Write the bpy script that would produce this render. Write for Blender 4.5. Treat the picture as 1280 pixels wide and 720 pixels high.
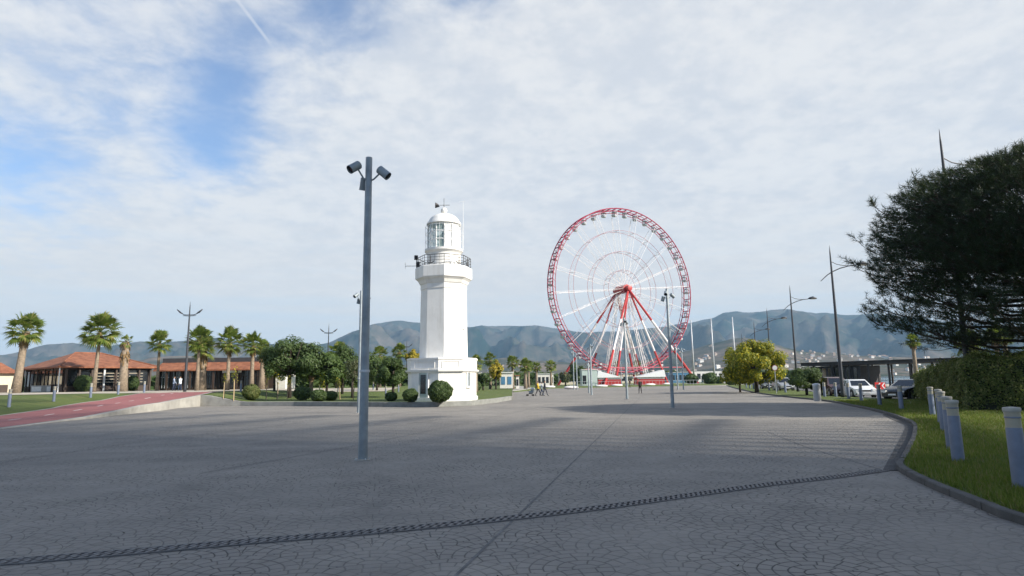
import bpy, math, random
import numpy as np
from mathutils import Vector, Matrix, noise, Euler
R = math.radians
random.seed(7); rng = np.random.default_rng(7)
scene = bpy.context.scene
for o in list(bpy.data.objects): bpy.data.objects.remove(o)
col = scene.collection

# ------------------------------------------------------------------ camera
F = 780.0; CH = 1.8; PITCH = math.atan(116/F); ROLL = R(-0.8)
CR = (Euler((R(90)+PITCH, 0, 0)).to_matrix() @ Matrix.Rotation(ROLL, 3, 'Z'))
cam = bpy.data.cameras.new('camera'); camo = bpy.data.objects.new('camera', cam); col.objects.link(camo)
cam.sensor_width = 36; cam.lens = F/1280*36; cam.clip_start = 0.1; cam.clip_end = 20000
camo.matrix_world = Matrix.Translation((0, 0, CH)) @ CR.to_4x4()
scene.camera = camo

# ------------------------------------------------------------------ render / exposure
scene.render.engine = 'CYCLES'
scene.view_settings.view_transform = 'Standard'; scene.view_settings.look = 'None'
scene.view_settings.gamma = 1; scene.view_settings.exposure = 0.78
scene.cycles.use_denoising = True
scene.cycles.max_bounces = 6; scene.cycles.volume_bounces = 0; scene.cycles.transparent_max_bounces = 8
scene.cycles.caustics_reflective = False; scene.cycles.caustics_refractive = False
scene.cycles.sample_clamp_indirect = 4

# ------------------------------------------------------------------ node helper
class NT:
    def __init__(s, tree): s.t = tree; s.n = tree.nodes; s.l = tree.links
    def new(s, typ, **kw):
        n = s.n.new(typ)
        for k, v in kw.items(): setattr(n, k, v)
        return n
    def put(s, sock, v):
        if isinstance(v, bpy.types.NodeSocket): s.l.new(v, sock)
        elif v is not None: sock.default_value = v
    def m(s, op, a, b=None, c=None, clamp=False):
        n = s.new('ShaderNodeMath', operation=op); n.use_clamp = clamp
        s.put(n.inputs[0], a)
        if b is not None: s.put(n.inputs[1], b)
        if c is not None: s.put(n.inputs[2], c)
        return n.outputs[0]
    def vm(s, op, a, b=None):
        n = s.new('ShaderNodeVectorMath', operation=op); s.put(n.inputs[0], a)
        if b is not None: s.put(n.inputs[1], b)
        return n.outputs['Value'] if op in ('DOT_PRODUCT', 'LENGTH', 'DISTANCE') else n.outputs[0]
    def sep(s, v): n = s.new('ShaderNodeSeparateXYZ'); s.put(n.inputs[0], v); return n.outputs
    def comb(s, x, y, z=0.0):
        n = s.new('ShaderNodeCombineXYZ')
        for i, v in enumerate((x, y, z)): s.put(n.inputs[i], v)
        return n.outputs[0]
    def noise(s, vec, scale, detail=4, rough=.55, dist=0, out=0):
        n = s.new('ShaderNodeTexNoise'); s.put(n.inputs['Vector'], vec)
        n.inputs['Scale'].default_value = scale; n.inputs['Detail'].default_value = detail
        n.inputs['Roughness'].default_value = rough; n.inputs['Distortion'].default_value = dist
        return n.outputs[out]
    def mr(s, v, a, b, c=0.0, d=1.0, smooth=False):
        n = s.new('ShaderNodeMapRange'); n.clamp = True
        if smooth: n.interpolation_type = 'SMOOTHSTEP'
        s.put(n.inputs[0], v)
        for i, k in enumerate((a, b, c, d)): n.inputs[i+1].default_value = k
        return n.outputs[0]
    def mix(s, f, a, b, blend='MIX'):
        n = s.new('ShaderNodeMix', data_type='RGBA', blend_type=blend)
        s.put(n.inputs[0], f)
        for i, v in ((6, a), (7, b)):
            if isinstance(v, (tuple, list)): v = (*v[:3], 1)
            s.put(n.inputs[i], v)
        return n.outputs[2]

# ------------------------------------------------------------------ sky and sun
SUN_AZ = 66.0     # degrees to the right of straight behind the camera
SUN_EL = 30.0
sd = Vector((math.sin(R(SUN_AZ))*math.cos(R(SUN_EL)), -math.cos(R(SUN_AZ))*math.cos(R(SUN_EL)), math.sin(R(SUN_EL))))
world = bpy.data.worlds.new('World'); scene.world = world; world.use_nodes = True
w = NT(world.node_tree); w.n.clear()
sky = w.new('ShaderNodeTexSky', sky_type='NISHITA', sun_disc=False)
sky.sun_elevation = R(SUN_EL); sky.sun_rotation = math.atan2(sd.x, sd.y); sky.altitude = 10
sky.air_density = 1.0; sky.dust_density = 1.2; sky.ozone_density = 1.5
tc = w.new('ShaderNodeTexCoord'); d = tc.outputs['Generated']
sx, sy, sz = w.sep(d)
zc = w.m('ADD', w.m('MAXIMUM', sz, 0.0), 0.16)
px_, py_ = w.m('DIVIDE', sx, zc), w.m('DIVIDE', sy, zc)
pl = w.comb(px_, py_, 0.0)
def pdir(px, py):
    v = CR @ Vector(((px-640)/F, -(py-360)/F, -1)); v.normalize(); return v
def blob(px, py, rad):
    dt = w.vm('DISTANCE', d, tuple(pdir(px, py)))
    return w.mr(dt, 0.0, rad, 1.0, 0.0, True)
n_big = w.noise(pl, 0.9, 5, .55)
n_mid = w.noise(pl, 5.5, 5, .6, .3)
n_fine = w.noise(pl, 17.0, 4, .6)
gap = None
for px, py, r_, k in ((278, 115, .10, .31), (262, 180, .10, .31), (40, 225, .12, .20), (-40, 200, .15, .12), (320, 50, .10, .18), (420, 5, .11, .34), (590, -10, .10, .28),
                      (130, 150, .42, .14), (240, -150, .5, .30), (640, -250, .35, .3)):
    b = w.m('MULTIPLY', blob(px, py, r_), k)
    gap = b if gap is None else w.m('ADD', gap, b)
cov = w.m('ADD', w.m('MULTIPLY', n_big, .55), w.m('MULTIPLY', n_mid, .62))
cov = w.m('ADD', cov, w.m('MULTIPLY', n_fine, .16))
cov = w.m('ADD', cov, 0.22)
cov = w.m('SUBTRACT', cov, gap)
cov = w.mr(cov, 0.22, 0.80, 0.10, 0.97, True)
# the half of the sky behind the camera is clearer
behind = w.mr(sy, -0.6, 0.0, 0.25, 1.0, True)
cov = w.m('MULTIPLY', cov, behind)
cov = w.m('MULTIPLY', cov, w.mr(sz, .60, .80, 1.0, .15, True))
shade = w.m('ADD', w.m('MULTIPLY', n_mid, .5), w.m('MULTIPLY', w.noise(pl, 1.7, 5, .6, .0), .5))
shade = w.m('ADD', shade, w.m('MULTIPLY', w.m('SUBTRACT', n_fine, .5), .35))
shade = w.mr(shade, .38, .62, 0.0, 1.0, True)
ccol = w.mix(shade, (4.25, 4.42, 4.72), (5.2, 5.2, 5.22))
hor = w.mr(sz, 0.03, 0.32, 1.0, 0.0, True)
ccol = w.mix(w.m('MULTIPLY', hor, .75), ccol, (6.0, 5.35, 4.6))
band = w.m('MULTIPLY', w.noise(w.comb(w.m('MULTIPLY', sx, 1.2), w.m('MULTIPLY', sy, 1.2), w.m('MULTIPLY', sz, 26.0)), 1.6, 3, .5), 1.0)
ccol = w.mix(w.m('MULTIPLY', w.m('MULTIPLY', w.mr(band, .5, .68), hor), .45), ccol, (4.3, 5.0, 5.6))
# blue showing between the clouds: the Nishita sky
blue = w.mix(1.0, sky.outputs[0], (.85, .98, 1.15, 1), 'MULTIPLY')
scol = w.mix(cov, blue, ccol)
# a short contrail high on the left
ca, cb = pdir(298, 2), pdir(345, 64)
nrm = ca.cross(cb).normalized(); mid = (ca+cb).normalized(); ln = (cb-ca).length
off = w.m('ABSOLUTE', w.vm('DOT_PRODUCT', d, tuple(nrm)))
trail = w.m('MULTIPLY', w.mr(off, 0.0006, 0.0034, 1.0, 0.0, True), w.mr(w.vm('DISTANCE', d, tuple(mid-(cb-ca)*.6)), ln*.75, ln*1.12, 1.0, 0.0, True))
scol = w.mix(w.m('MULTIPLY', trail, .42), scol, (5.0, 5.1, 5.3))
bg = w.new('ShaderNodeBackground'); w.l.new(scol, bg.inputs[0]); bg.inputs[1].default_value = 0.1
wo = w.new('ShaderNodeOutputWorld'); w.l.new(bg.outputs[0], wo.inputs[0])
world.cycles.sampling_method = 'MANUAL'; world.cycles.sample_map_resolution = 512
sl = bpy.data.lights.new('sun', 'SUN'); sl.energy = 5.0; sl.angle = R(0.6); sl.color = (1.0, .925, .81)
so = bpy.data.objects.new('sun', sl); col.objects.link(so); so.rotation_euler = sd.to_track_quat('Z', 'Y').to_euler(); so.location = (0, 0, 60)

# ------------------------------------------------------------------ pixel <-> world helpers (coordinates measured on the 1280x720 photograph)
def ray(px, py):
    v = CR @ Vector(((px-640)/F, -(py-360)/F, -1)); return v / v.y
def at(px, py, Y):
    r = ray(px, py); return Vector((r.x*Y, Y, CH + r.z*Y))
def gp(px, py, z=0.0):
    r = ray(px, py); Y = (CH - z)/-r.z; return Vector((r.x*Y, Y, z))
def zfor(px, py, Y): return at(px, py, Y).z
def lerp(a, b, t): return a + (b-a)*t
def sstep(a, b, x):
    t = min(1, max(0, (x-a)/(b-a))); return t*t*(3-2*t)
def interp(tab, x): return float(np.interp(x, [a for a, b in tab], [b for a, b in tab]))

# ------------------------------------------------------------------ materials
def mat(name):
    m = bpy.data.materials.new(name); m.use_nodes = True; t = NT(m.node_tree)
    return m, t, t.n['Principled BSDF']
def plain(name, c, rough=.6, metal=0, var=.12, scale=3.0, bump=0.0, spec=.5, coat=0):
    m, t, b = mat(name)
    g = t.new('ShaderNodeNewGeometry').outputs['Position']
    n = t.noise(g, scale, 4, .6)
    f = t.mr(n, .3, .7, 1-var, 1+var)
    cc = t.mix(1.0, (*c, 1), t.comb(f, f, f), 'MULTIPLY'); t.l.new(cc, b.inputs['Base Color'])
    b.inputs['Roughness'].default_value = rough; b.inputs['Metallic'].default_value = metal
    b.inputs['Specular IOR Level'].default_value = spec; b.inputs['Coat Weight'].default_value = coat
    if bump:
        bn = t.new('ShaderNodeBump'); bn.inputs['Strength'].default_value = bump; bn.inputs['Distance'].default_value = .02
        t.l.new(t.noise(g, scale*12, 4, .6), bn.inputs['Height']); t.l.new(bn.outputs[0], b.inputs['Normal'])
    return m
def leafmat(name, c1, c2, trans=.35, c3=None):
    m, t, b = mat(name)
    gi = t.new('ShaderNodeNewGeometry').outputs['Random Per Island']
    cc = t.mix(gi, c1, c2)
    if c3: cc = t.mix(t.mr(gi, .80, .86), cc, c3)
    t.l.new(cc, b.inputs['Base Color']); b.inputs['Roughness'].default_value = .55; b.inputs['Specular IOR Level'].default_value = .3
    tr = t.new('ShaderNodeBsdfTranslucent'); t.l.new(t.mix(.3, cc, (.25, .35, .02)), tr.inputs[0])
    mx = t.new('ShaderNodeMixShader'); mx.inputs[0].default_value = trans
    t.l.new(b.outputs[0], mx.inputs[1]); t.l.new(tr.outputs[0], mx.inputs[2])
    t.l.new(mx.outputs[0], t.n['Material Output'].inputs[0])
    return m
M = {}
# stamped concrete laid in fans
m, t, b = mat('stamped_concrete'); M['plaza'] = m
P = t.new('ShaderNodeNewGeometry').outputs['Position']
x0, y0, _ = t.sep(P)
wob = t.noise(P, 1.1, 2, .5, out=1); wx, wy, _w = t.sep(wob)
wob2 = t.noise(P, 7.0, 2, .5, out=1); wx2, wy2, _w2 = t.sep(wob2)
wx = t.m('ADD', wx, t.m('MULTIPLY', wx2, .16)); wy = t.m('ADD', wy, t.m('MULTIPLY', wy2, .16))
ang = R(12)
xr = t.m('ADD', t.m('ADD', t.m('MULTIPLY', x0, math.cos(ang)), t.m('MULTIPLY', y0, math.sin(ang))), t.m('MULTIPLY', wx, .10))
yr = t.m('ADD', t.m('SUBTRACT', t.m('MULTIPLY', y0, math.cos(ang)), t.m('MULTIPLY', x0, math.sin(ang))), t.m('MULTIPLY', wy, .10))
W_, h_ = 1.36, .68
def fan(krow):
    half = t.m('MULTIPLY', t.m('FLOORED_MODULO', krow, 2.0), W_/2)
    u = t.m('SUBTRACT', t.m('FLOORED_MODULO', t.m('ADD', t.m('ADD', xr, half), W_/2), W_), W_/2)
    v = t.m('SUBTRACT', yr, t.m('MULTIPLY', krow, h_))
    dd = t.m('SQRT', t.m('ADD', t.m('MULTIPLY', u, u), t.m('MULTIPLY', v, v)))
    return dd, t.m('ARCTAN2', v, u)
k = t.m('FLOOR', t.m('DIVIDE', yr, h_))
d0, a0 = fan(k); d1, a1 = fan(t.m('SUBTRACT', k, 1.0))
inside = t.m('LESS_THAN', d0, h_)
dd = t.m('ADD', t.m('MULTIPLY', d0, inside), t.m('MULTIPLY', d1, t.m('SUBTRACT', 1.0, inside)))
aa = t.m('ADD', t.m('MULTIPLY', a0, inside), t.m('MULTIPLY', a1, t.m('SUBTRACT', 1.0, inside)))
RS = .136
rr = t.m('DIVIDE', dd, RS); ri = t.m('FLOOR', rr); rf = t.m('SUBTRACT', rr, ri)
e1 = t.m('MULTIPLY', t.m('MINIMUM', rf, t.m('SUBTRACT', 1.0, rf)), RS)
rad = t.m('MULTIPLY', t.m('ADD', ri, .5), RS)
cnt = t.m('MAXIMUM', t.m('ROUND', t.m('DIVIDE', t.m('MULTIPLY', rad, math.pi), .17)), 1.0)
al = t.m('ADD', t.m('MULTIPLY', t.m('DIVIDE', aa, math.pi), cnt), t.m('MULTIPLY', ri, .5))
af = t.m('FRACT', al)
e2 = t.m('MULTIPLY', t.m('MINIMUM', af, t.m('SUBTRACT', 1.0, af)), t.m('DIVIDE', t.m('MULTIPLY', rad, math.pi), cnt))
e = t.m('MINIMUM', e1, e2)
worn = t.mr(t.noise(P, .5, 4, .7), .35, .62, .08, 1.0)
joint = t.m('MULTIPLY', t.mr(e, .003, .012, 1.0, 0.0, True), worn)
wn = t.new('ShaderNodeTexWhiteNoise'); wn.noise_dimensions = '3D'; t.l.new(t.comb(t.m('FLOOR', al), ri, t.m('ADD', k, t.m('MULTIPLY', t.m('FLOOR', t.m('DIVIDE', xr, W_)), 17.0))), wn.inputs['Vector'])
stone = wn.outputs['Value']
big = t.mr(t.noise(P, .10, 4, .6, .5), .35, .68)
med = t.mr(t.noise(P, .9, 5, .65), .3, .7)
fin = t.mr(t.noise(P, 14, 4, .7), .25, .75)
streak = t.mr(t.noise(t.vm('MULTIPLY', P, (.06, .5, 1)), 1.0, 4, .6), .35, .65)
base = t.mix(big, (.18, .181, .185), (.33, .325, .315))
base = t.mix(t.m('MULTIPLY', med, .45), base, (.165, .17, .18))
base = t.mix(t.m('MULTIPLY', streak, .45), base, (.34, .335, .325))
base = t.mix(t.m('MULTIPLY', fin, .3), base, (.19, .19, .195))
stain = t.mr(t.noise(P, .33, 6, .75, 1.0), .56, .70)
base = t.mix(t.m('MULTIPLY', stain, .45), base, (.10, .10, .105))
spots = t.mr(t.noise(P, 2.6, 2, .5), .68, .74)
base = t.mix(t.m('MULTIPLY', spots, .4), base, (.12, .12, .12))
base = t.mix(t.m('MULTIPLY', stone, .30), base, (.17, .17, .172))
base = t.mix(1.0, base, (.99, .935, .85, 1), 'MULTIPLY')
base = t.mix(t.m('MULTIPLY', joint, .85), base, (.025, .025, .027))
t.l.new(base, b.inputs['Base Color'])
t.l.new(t.mr(med, 0, 1, .68, .9), b.inputs['Roughness']); b.inputs['Specular IOR Level'].default_value = .35
hgt = t.m('ADD', t.m('MULTIPLY', t.mr(e, 0, .02), .012), t.m('MULTIPLY', fin, .004))
bn = t.new('ShaderNodeBump'); bn.inputs['Strength'].default_value = .7; bn.inputs['Distance'].default_value = 1.0
t.l.new(hgt, bn.inputs['Height']); t.l.new(bn.outputs[0], b.inputs['Normal'])
# grass
m, t, b = mat('turf'); M['turf'] = m
P = t.new('ShaderNodeNewGeometry').outputs['Position']
c = t.mix(t.mr(t.noise(P, .5, 5, .6), .35, .65), (.066, .10, .012), (.115, .145, .022))
c = t.mix(t.m('MULTIPLY', t.mr(t.noise(P, 7, 5, .7), .35, .7), .55), c, (.045, .085, .015))
c = t.mix(t.m('MULTIPLY', t.mr(t.noise(P, .22, 4, .6), .55, .7), .45), c, (.17, .15, .055))
t.l.new(c, b.inputs['Base Color']); b.inputs['Roughness'].default_value = .9
bn = t.new('ShaderNodeBump'); bn.inputs['Strength'].default_value = 1; bn.inputs['Distance'].default_value = .05
t.l.new(t.noise(P, 22, 4, .7), bn.inputs['Height']); t.l.new(bn.outputs[0], b.inputs['Normal'])
M['blade'] = leafmat('grass_blade', (.075, .125, .018), (.17, .205, .04), .35, (.24, .20, .09))
M['concrete'] = plain('pale_concrete', (.33, .32, .29), .85, var=.22, scale=1.2, bump=.3)
M['kerbdark'] = plain('dark_kerb_stone', (.075, .075, .075), .85, var=.3, scale=4, bump=.4)
M['kerbgrey'] = plain('grey_kerb_stone', (.22, .225, .21), .85, var=.25, scale=2, bump=.3)
M['promenade'] = plain('promenade_paving', (.42, .38, .31), .85, var=.15, scale=.6)
M['redpath'] = plain('red_cycle_path', (.27, .095, .092), .8, var=.14, scale=.9)
M['white_line'] = plain('worn_white_line', (.62, .56, .54), .7, var=.3, scale=5)
M['asphalt'] = plain('asphalt', (.10, .10, .10), .9, var=.2, scale=1.0, bump=.2)
M['land'] = plain('far_land', (.11, .13, .08), .95, var=.4, scale=.02)
M['iron'] = plain('cast_iron', (.12, .12, .125), .6, var=.3, scale=8)
M['slot_dark'] = plain('drain_slot_dark', (.006, .006, .006), .95)  # near-black colour for the shade down in the drain slots
M['joint'] = plain('joint_filler', (.13, .13, .13), .95, var=.4, scale=4)
m, t, b = mat('gutter_brick'); M['gutter'] = m
br = t.new('ShaderNodeTexBrick'); P = t.new('ShaderNodeNewGeometry').outputs['Position']
mp = t.new('ShaderNodeMapping'); mp.inputs['Rotation'].default_value = (0, 0, R(-62)); t.l.new(P, mp.inputs[0]); t.l.new(mp.outputs[0], br.inputs[0])
br.inputs['Scale'].default_value = 1; br.inputs['Brick Width'].default_value = .42; br.inputs['Row Height'].default_value = .17; br.inputs['Mortar Size'].default_value = .018
br.inputs['Color1'].default_value = (.16, .155, .15, 1); br.inputs['Color2'].default_value = (.11, .105, .10, 1); br.inputs['Mortar'].default_value = (.02, .02, .02, 1)
t.l.new(br.outputs[0], b.inputs['Base Color']); b.inputs['Roughness'].default_value = .85
# sea
m, t, b = mat('sea_water'); M['sea'] = m
b.inputs['Base Color'].default_value = (.03, .09, .12, 1); b.inputs['Roughness'].default_value = .18
P = t.new('ShaderNodeNewGeometry').outputs['Position']; bn = t.new('ShaderNodeBump'); bn.inputs['Strength'].default_value = .6; bn.inputs['Distance'].default_value = .3
t.l.new(t.noise(P, .6, 4, .6), bn.inputs['Height']); t.l.new(bn.outputs[0], b.inputs['Normal'])
# mountains
def hillmat(name, forest, bare, snowline):
    m, t, b = mat(name)
    g = t.new('ShaderNodeNewGeometry'); P = g.outputs['Position']; z = t.sep(P)[2]
    n1 = t.mr(t.noise(P, .004, 8, .72), .36, .62)
    c = t.mix(n1, forest, bare)
    c = t.mix(t.m('MULTIPLY', t.mr(t.noise(P, .02, 5, .7), .4, .65), .5), c, tuple(x*.55 for x in forest))
    if snowline:
        zz = t.m('ADD', z, t.m('MULTIPLY', t.noise(P, .008, 5, .6), 130))
        c = t.mix(t.m('MULTIPLY', t.mr(zz, snowline, snowline+40), .7), c, (.62, .58, .56))
    t.l.new(c, b.inputs['Base Color']); b.inputs['Roughness'].default_value = 1; b.inputs['Specular IOR Level'].default_value = 0
    return m
M['mountain'] = hillmat('mountain_side', (.014, .032, .026), (.13, .105, .085), 590)
M['foothill'] = hillmat('foothill_side', (.030, .045, .022), (.20, .15, .115), 0)
# built things
M['limewash'] = plain('white_limewash', (.80, .79, .76), .75, var=.04, scale=1.5, bump=.1)
_m = M['limewash']; _t = NT(_m.node_tree); _b = _t.n['Principled BSDF']; _P = _t.new('ShaderNodeNewGeometry').outputs['Position']
_src = _b.inputs['Base Color'].links[0].from_socket
_st = _t.mr(_t.noise(_t.vm('MULTIPLY', _P, (3.2, 3.2, .28)), 1.0, 5, .65), .50, .70); _pt = _t.mr(_t.noise(_P, .8, 5, .7), .48, .66)
_c = _t.mix(_t.m('MULTIPLY', _st, .32), _src, (.52, .49, .42)); _c = _t.mix(_t.m('MULTIPLY', _pt, .18), _c, (.60, .58, .53)); _t.l.new(_c, _b.inputs['Base Color'])
M['whitemetal'] = plain('white_painted_metal', (.74, .75, .75), .45, var=.08, scale=3)
M['lampgrey'] = plain('grey_lamp_paint', (.245, .285, .31), .5, var=.22, scale=2.5, metal=.1, bump=.15)
M['postwhite'] = plain('bollard_paint', (.145, .175, .245), .45, var=.12, scale=6)
m, t, b = mat('frosted_lamp_head'); M['frost'] = m
b.inputs['Base Color'].default_value = (.34, .32, .26, 1); b.inputs['Roughness'].default_value = .35; b.inputs['Subsurface Weight'].default_value = .0
M['darkmetal'] = plain('dark_lamp_metal', (.05, .055, .065), .5, var=.1, metal=.3)
M['black'] = plain('black_metal', (.012, .012, .014), .5)
M['galv'] = plain('galvanised_mast', (.52, .54, .56), .5, metal=.3)
M['glassdark'] = plain('dark_glass', (.015, .018, .022), .08, var=.1, spec=.8)
m, t, b = mat('lantern_glass'); M['glass'] = m
b.inputs['Base Color'].default_value = (.55, .7, .68, 1); b.inputs['Roughness'].default_value = .05; b.inputs['Alpha'].default_value = .45
M['red'] = plain('wheel_red_paint', (.42, .032, .03), .45, var=.1, scale=1)
M['crimson'] = plain('rim_crimson_paint', (.34, .022, .06), .5, var=.12, scale=1)
M['pink'] = plain('faded_rose_steel', (.42, .20, .24), .55, var=.1)
M['truss'] = plain('white_truss_paint', (.74, .70, .69), .5, var=.1, scale=1)
M['gondola'] = plain('gondola_shell', (.50, .52, .54), .4, var=.2)
m, t, b = mat('clay_tiles'); M['tiles'] = m
P = t.new('ShaderNodeNewGeometry').outputs['Position']; wv = t.new('ShaderNodeTexWave'); wv.bands_direction = 'X'; t.l.new(P, wv.inputs[0]); wv.inputs['Scale'].default_value = 1.1
c = t.mix(t.mr(t.noise(P, 1.3, 6, .8), .38, .62), (.15, .052, .028), (.33, .135, .07))
c = t.mix(t.m('MULTIPLY', wv.outputs[1], .3), c, (.20, .07, .03)); t.l.new(c, b.inputs['Base Color']); b.inputs['Roughness'].default_value = .85
M['wood'] = plain('dark_timber', (.045, .028, .020), .6, var=.25)
M['cream'] = plain('cream_render', (.62, .55, .42), .8, var=.1)
M['white_wall'] = plain('white_render', (.72, .69, .63), .8, var=.08)
M['darkroof'] = plain('dark_flat_roof', (.045, .045, .05), .7, var=.2)
M['greenhut'] = plain('pale_green_panel', (.42, .50, .47), .6, var=.06)
M['bluepanel'] = plain('blue_panel', (.08, .20, .33), .4, var=.1)
M['bark'] = plain('rough_bark', (.05, .038, .03), .95, var=.4, scale=6, bump=.8)
M['palmtrunk'] = plain('palm_trunk', (.24, .19, .14), .95, var=.35, scale=5, bump=.8)
M['palmskirt'] = plain('dead_palm_skirt', (.20, .13, .06), .95, var=.4, scale=6, bump=.8)
M['stake'] = plain('pale_wood_stake', (.50, .38, .22), .8, var=.15)
M['palm'] = leafmat('palm_leaf', (.060, .105, .020), (.17, .22, .045), .35, (.28, .27, .09))
M['mid_leaf'] = leafmat('mid_green_leaf', (.045, .085, .022), (.10, .15, .04), .3)
M['needle'] = leafmat('pine_needle', (.010, .022, .012), (.022, .044, .020), .12)
M['dark_leaf'] = leafmat('dark_green_leaf', (.038, .070, .022), (.090, .135, .042), .32)
M['olive_leaf'] = leafmat('olive_grey_leaf', (.060, .075, .035), (.11, .12, .06), .25)
M['yellow_leaf'] = leafmat('yellow_blossom_leaf', (.08, .13, .014), (.40, .36, .025), .35, (.58, .46, .03))
M['gold_leaf'] = leafmat('golden_leaf', (.34, .27, .03), (.50, .38, .04), .3, (.10, .14, .02))
M['hedge_leaf'] = leafmat('hedge_leaf', (.070, .105, .028), (.19, .22, .065), .4, (.28, .27, .11))
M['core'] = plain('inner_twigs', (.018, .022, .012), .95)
M['tyre'] = plain('tyre_rubber', (.02, .02, .02), .85)
M['alloy'] = plain('alloy_rim', (.5, .5, .52), .35, metal=.7)
M['lamp_glass'] = plain('headlamp_glass', (.75, .77, .78), .12, spec=.8)
M['signred'] = plain('sign_red', (.6, .03, .03), .4)
M['signwhite'] = plain('sign_white', (.8, .8, .8), .4)

# ------------------------------------------------------------------ mesh builder
class MB:
    def __init__(s): s.v = []; s.f = []; s.mi = []; s.cur = 0
    def add(s, vs, fs):
        o = len(s.v); s.v.extend([tuple(v) for v in vs]); s.f.extend([tuple(i+o for i in f) for f in fs]); s.mi.extend([s.cur]*len(fs)); return s
    def box(s, c, sz, rz=0.0, top=1.0):
        cx, cy, cz = c; a, b_, h = sz[0]/2, sz[1]/2, sz[2]/2; cs, sn = math.cos(rz), math.sin(rz); vs = []
        for zz, k in ((-h, 1), (h, top)):
            for xx, yy in ((-a, -b_), (a, -b_), (a, b_), (-a, b_)):
                xx *= k; yy *= k; vs.append((cx+xx*cs-yy*sn, cy+xx*sn+yy*cs, cz+zz))
        return s.add(vs, [(3, 2, 1, 0), (4, 5, 6, 7), (0, 1, 5, 4), (1, 2, 6, 5), (2, 3, 7, 6), (3, 0, 4, 7)])
    def tube(s, pts, rad, n=8, cap=True):
        pts = [Vector(p) for p in pts]
        if not isinstance(rad, (list, tuple)): rad = [rad]*len(pts)
        vs = []; fs = []; prev = None
        for i, p in enumerate(pts):
            tn = (pts[min(i+1, len(pts)-1)] - pts[max(i-1, 0)]).normalized()
            if prev is None: a = tn.orthogonal().normalized()
            else: a = (prev - tn*prev.dot(tn)); a = a.normalized() if a.length > 1e-6 else tn.orthogonal().normalized()
            prev = a; b_ = tn.cross(a)
            for j in range(n):
                th = 2*math.pi*j/n; vs.append(p + (a*math.cos(th)+b_*math.sin(th))*rad[i])
        for i in range(len(pts)-1):
            for j in range(n): fs.append((i*n+j, i*n+(j+1) % n, (i+1)*n+(j+1) % n, (i+1)*n+j))
        if cap: fs.append(tuple(range(n-1, -1, -1))); fs.append(tuple((len(pts)-1)*n+j for j in range(n)))
        return s.add(vs, fs)
    def lathe(s, prof, n=16, c=(0, 0, 0), ph=0.0, cap=True):
        vs = [(c[0]+r_*math.cos(ph+2*math.pi*j/n), c[1]+r_*math.sin(ph+2*math.pi*j/n), c[2]+z) for r_, z in prof for j in range(n)]
        fs = [(i*n+j, i*n+(j+1) % n, (i+1)*n+(j+1) % n, (i+1)*n+j) for i in range(len(prof)-1) for j in range(n)]
        if cap:
            if prof[0][0] > 1e-4: fs.append(tuple(range(n-1, -1, -1)))
            if prof[-1][0] > 1e-4: fs.append(tuple((len(prof)-1)*n+j for j in range(n)))
        return s.add(vs, fs)
    def prism(s, poly, z0, z1, inset=None):
        n = len(poly); top = inset or poly
        vs = [(x, y, z0) for x, y in poly] + [(x, y, z1) for x, y in top]
        return s.add(vs, [tuple(range(n-1, -1, -1)), tuple(range(n, 2*n))] + [(i, (i+1) % n, n+(i+1) % n, n+i) for i in range(n)])
    def quad(s, a, b_, c, d_): return s.add([a, b_, c, d_], [(0, 1, 2, 3)])
    def build(s, name, mt, parent=None, smooth=False, recalc=False):
        me = bpy.data.meshes.new(name); me.from_pydata(s.v, [], s.f)
        for mm in (mt if isinstance(mt, (list, tuple)) else [mt]): me.materials.append(mm)
        me.polygons.foreach_set('material_index', s.mi)
        if smooth:
            me.polygons.foreach_set('use_smooth', [True]*len(s.f))
        me.update()
        if smooth is not False and smooth is not True: me.set_sharp_from_angle(angle=R(smooth))
        o = bpy.data.objects.new(name, me); col.objects.link(o); o.parent = parent
        return o
def npmesh(name, V, nper, mt, parent=None, mi=None):
    """V: (N*nper,3) array, faces of nper consecutive verts"""
    me = bpy.data.meshes.new(name); nf = len(V)//nper
    me.vertices.add(len(V)); me.vertices.foreach_set('co', V.astype(np.float32).ravel())
    me.loops.add(len(V)); me.loops.foreach_set('vertex_index', np.arange(len(V), dtype=np.int32))
    me.polygons.add(nf); me.polygons.foreach_set('loop_start', np.arange(0, len(V), nper, dtype=np.int32))
    for mm in (mt if isinstance(mt, (list, tuple)) else [mt]): me.materials.append(mm)
    if mi is not None: me.polygons.foreach_set('material_index', np.asarray(mi, dtype=np.int32))
    me.update(calc_edges=True); me.validate()
    o = bpy.data.objects.new(name, me); col.objects.link(o); o.parent = parent
    return o
def tag(o, label=None, cat=None, group=None, kind=None):
    if label: o['label'] = label
    if cat: o['category'] = cat
    if group: o['group'] = group
    if kind: o['kind'] = kind
    return o
def empty(name, loc, rz=0, label=None, cat=None, group=None):
    o = bpy.data.objects.new(name, None); col.objects.link(o); o.location = loc; o.rotation_euler = (0, 0, rz); o.empty_display_size = .3
    return tag(o, label, cat, group)
def dup(root, loc=None, rz=None, label=None, sc=None, cat=None):
    r_ = root.copy(); col.objects.link(r_)
    if loc is not None: r_.location = loc
    if rz is not None: r_.rotation_euler = (0, 0, rz)
    if sc is not None: r_.scale = sc if isinstance(sc, (tuple, list)) else (sc, sc, sc)
    if label: r_['label'] = label
    if cat: r_['category'] = cat
    for ch in list(root.children):
        c_ = ch.copy(); col.objects.link(c_); c_.parent = r_
        for g_ in list(ch.children):
            d_ = g_.copy(); col.objects.link(d_); d_.parent = c_
    return r_
ORD = ['nearest', 'second', 'third', 'fourth', 'fifth', 'sixth', 'seventh', 'eighth', 'ninth', 'tenth', 'eleventh', 'twelfth', 'thirteenth', 'fourteenth', 'fifteenth', 'sixteenth', 'seventeenth', 'eighteenth', 'nineteenth', 'twentieth']

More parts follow.
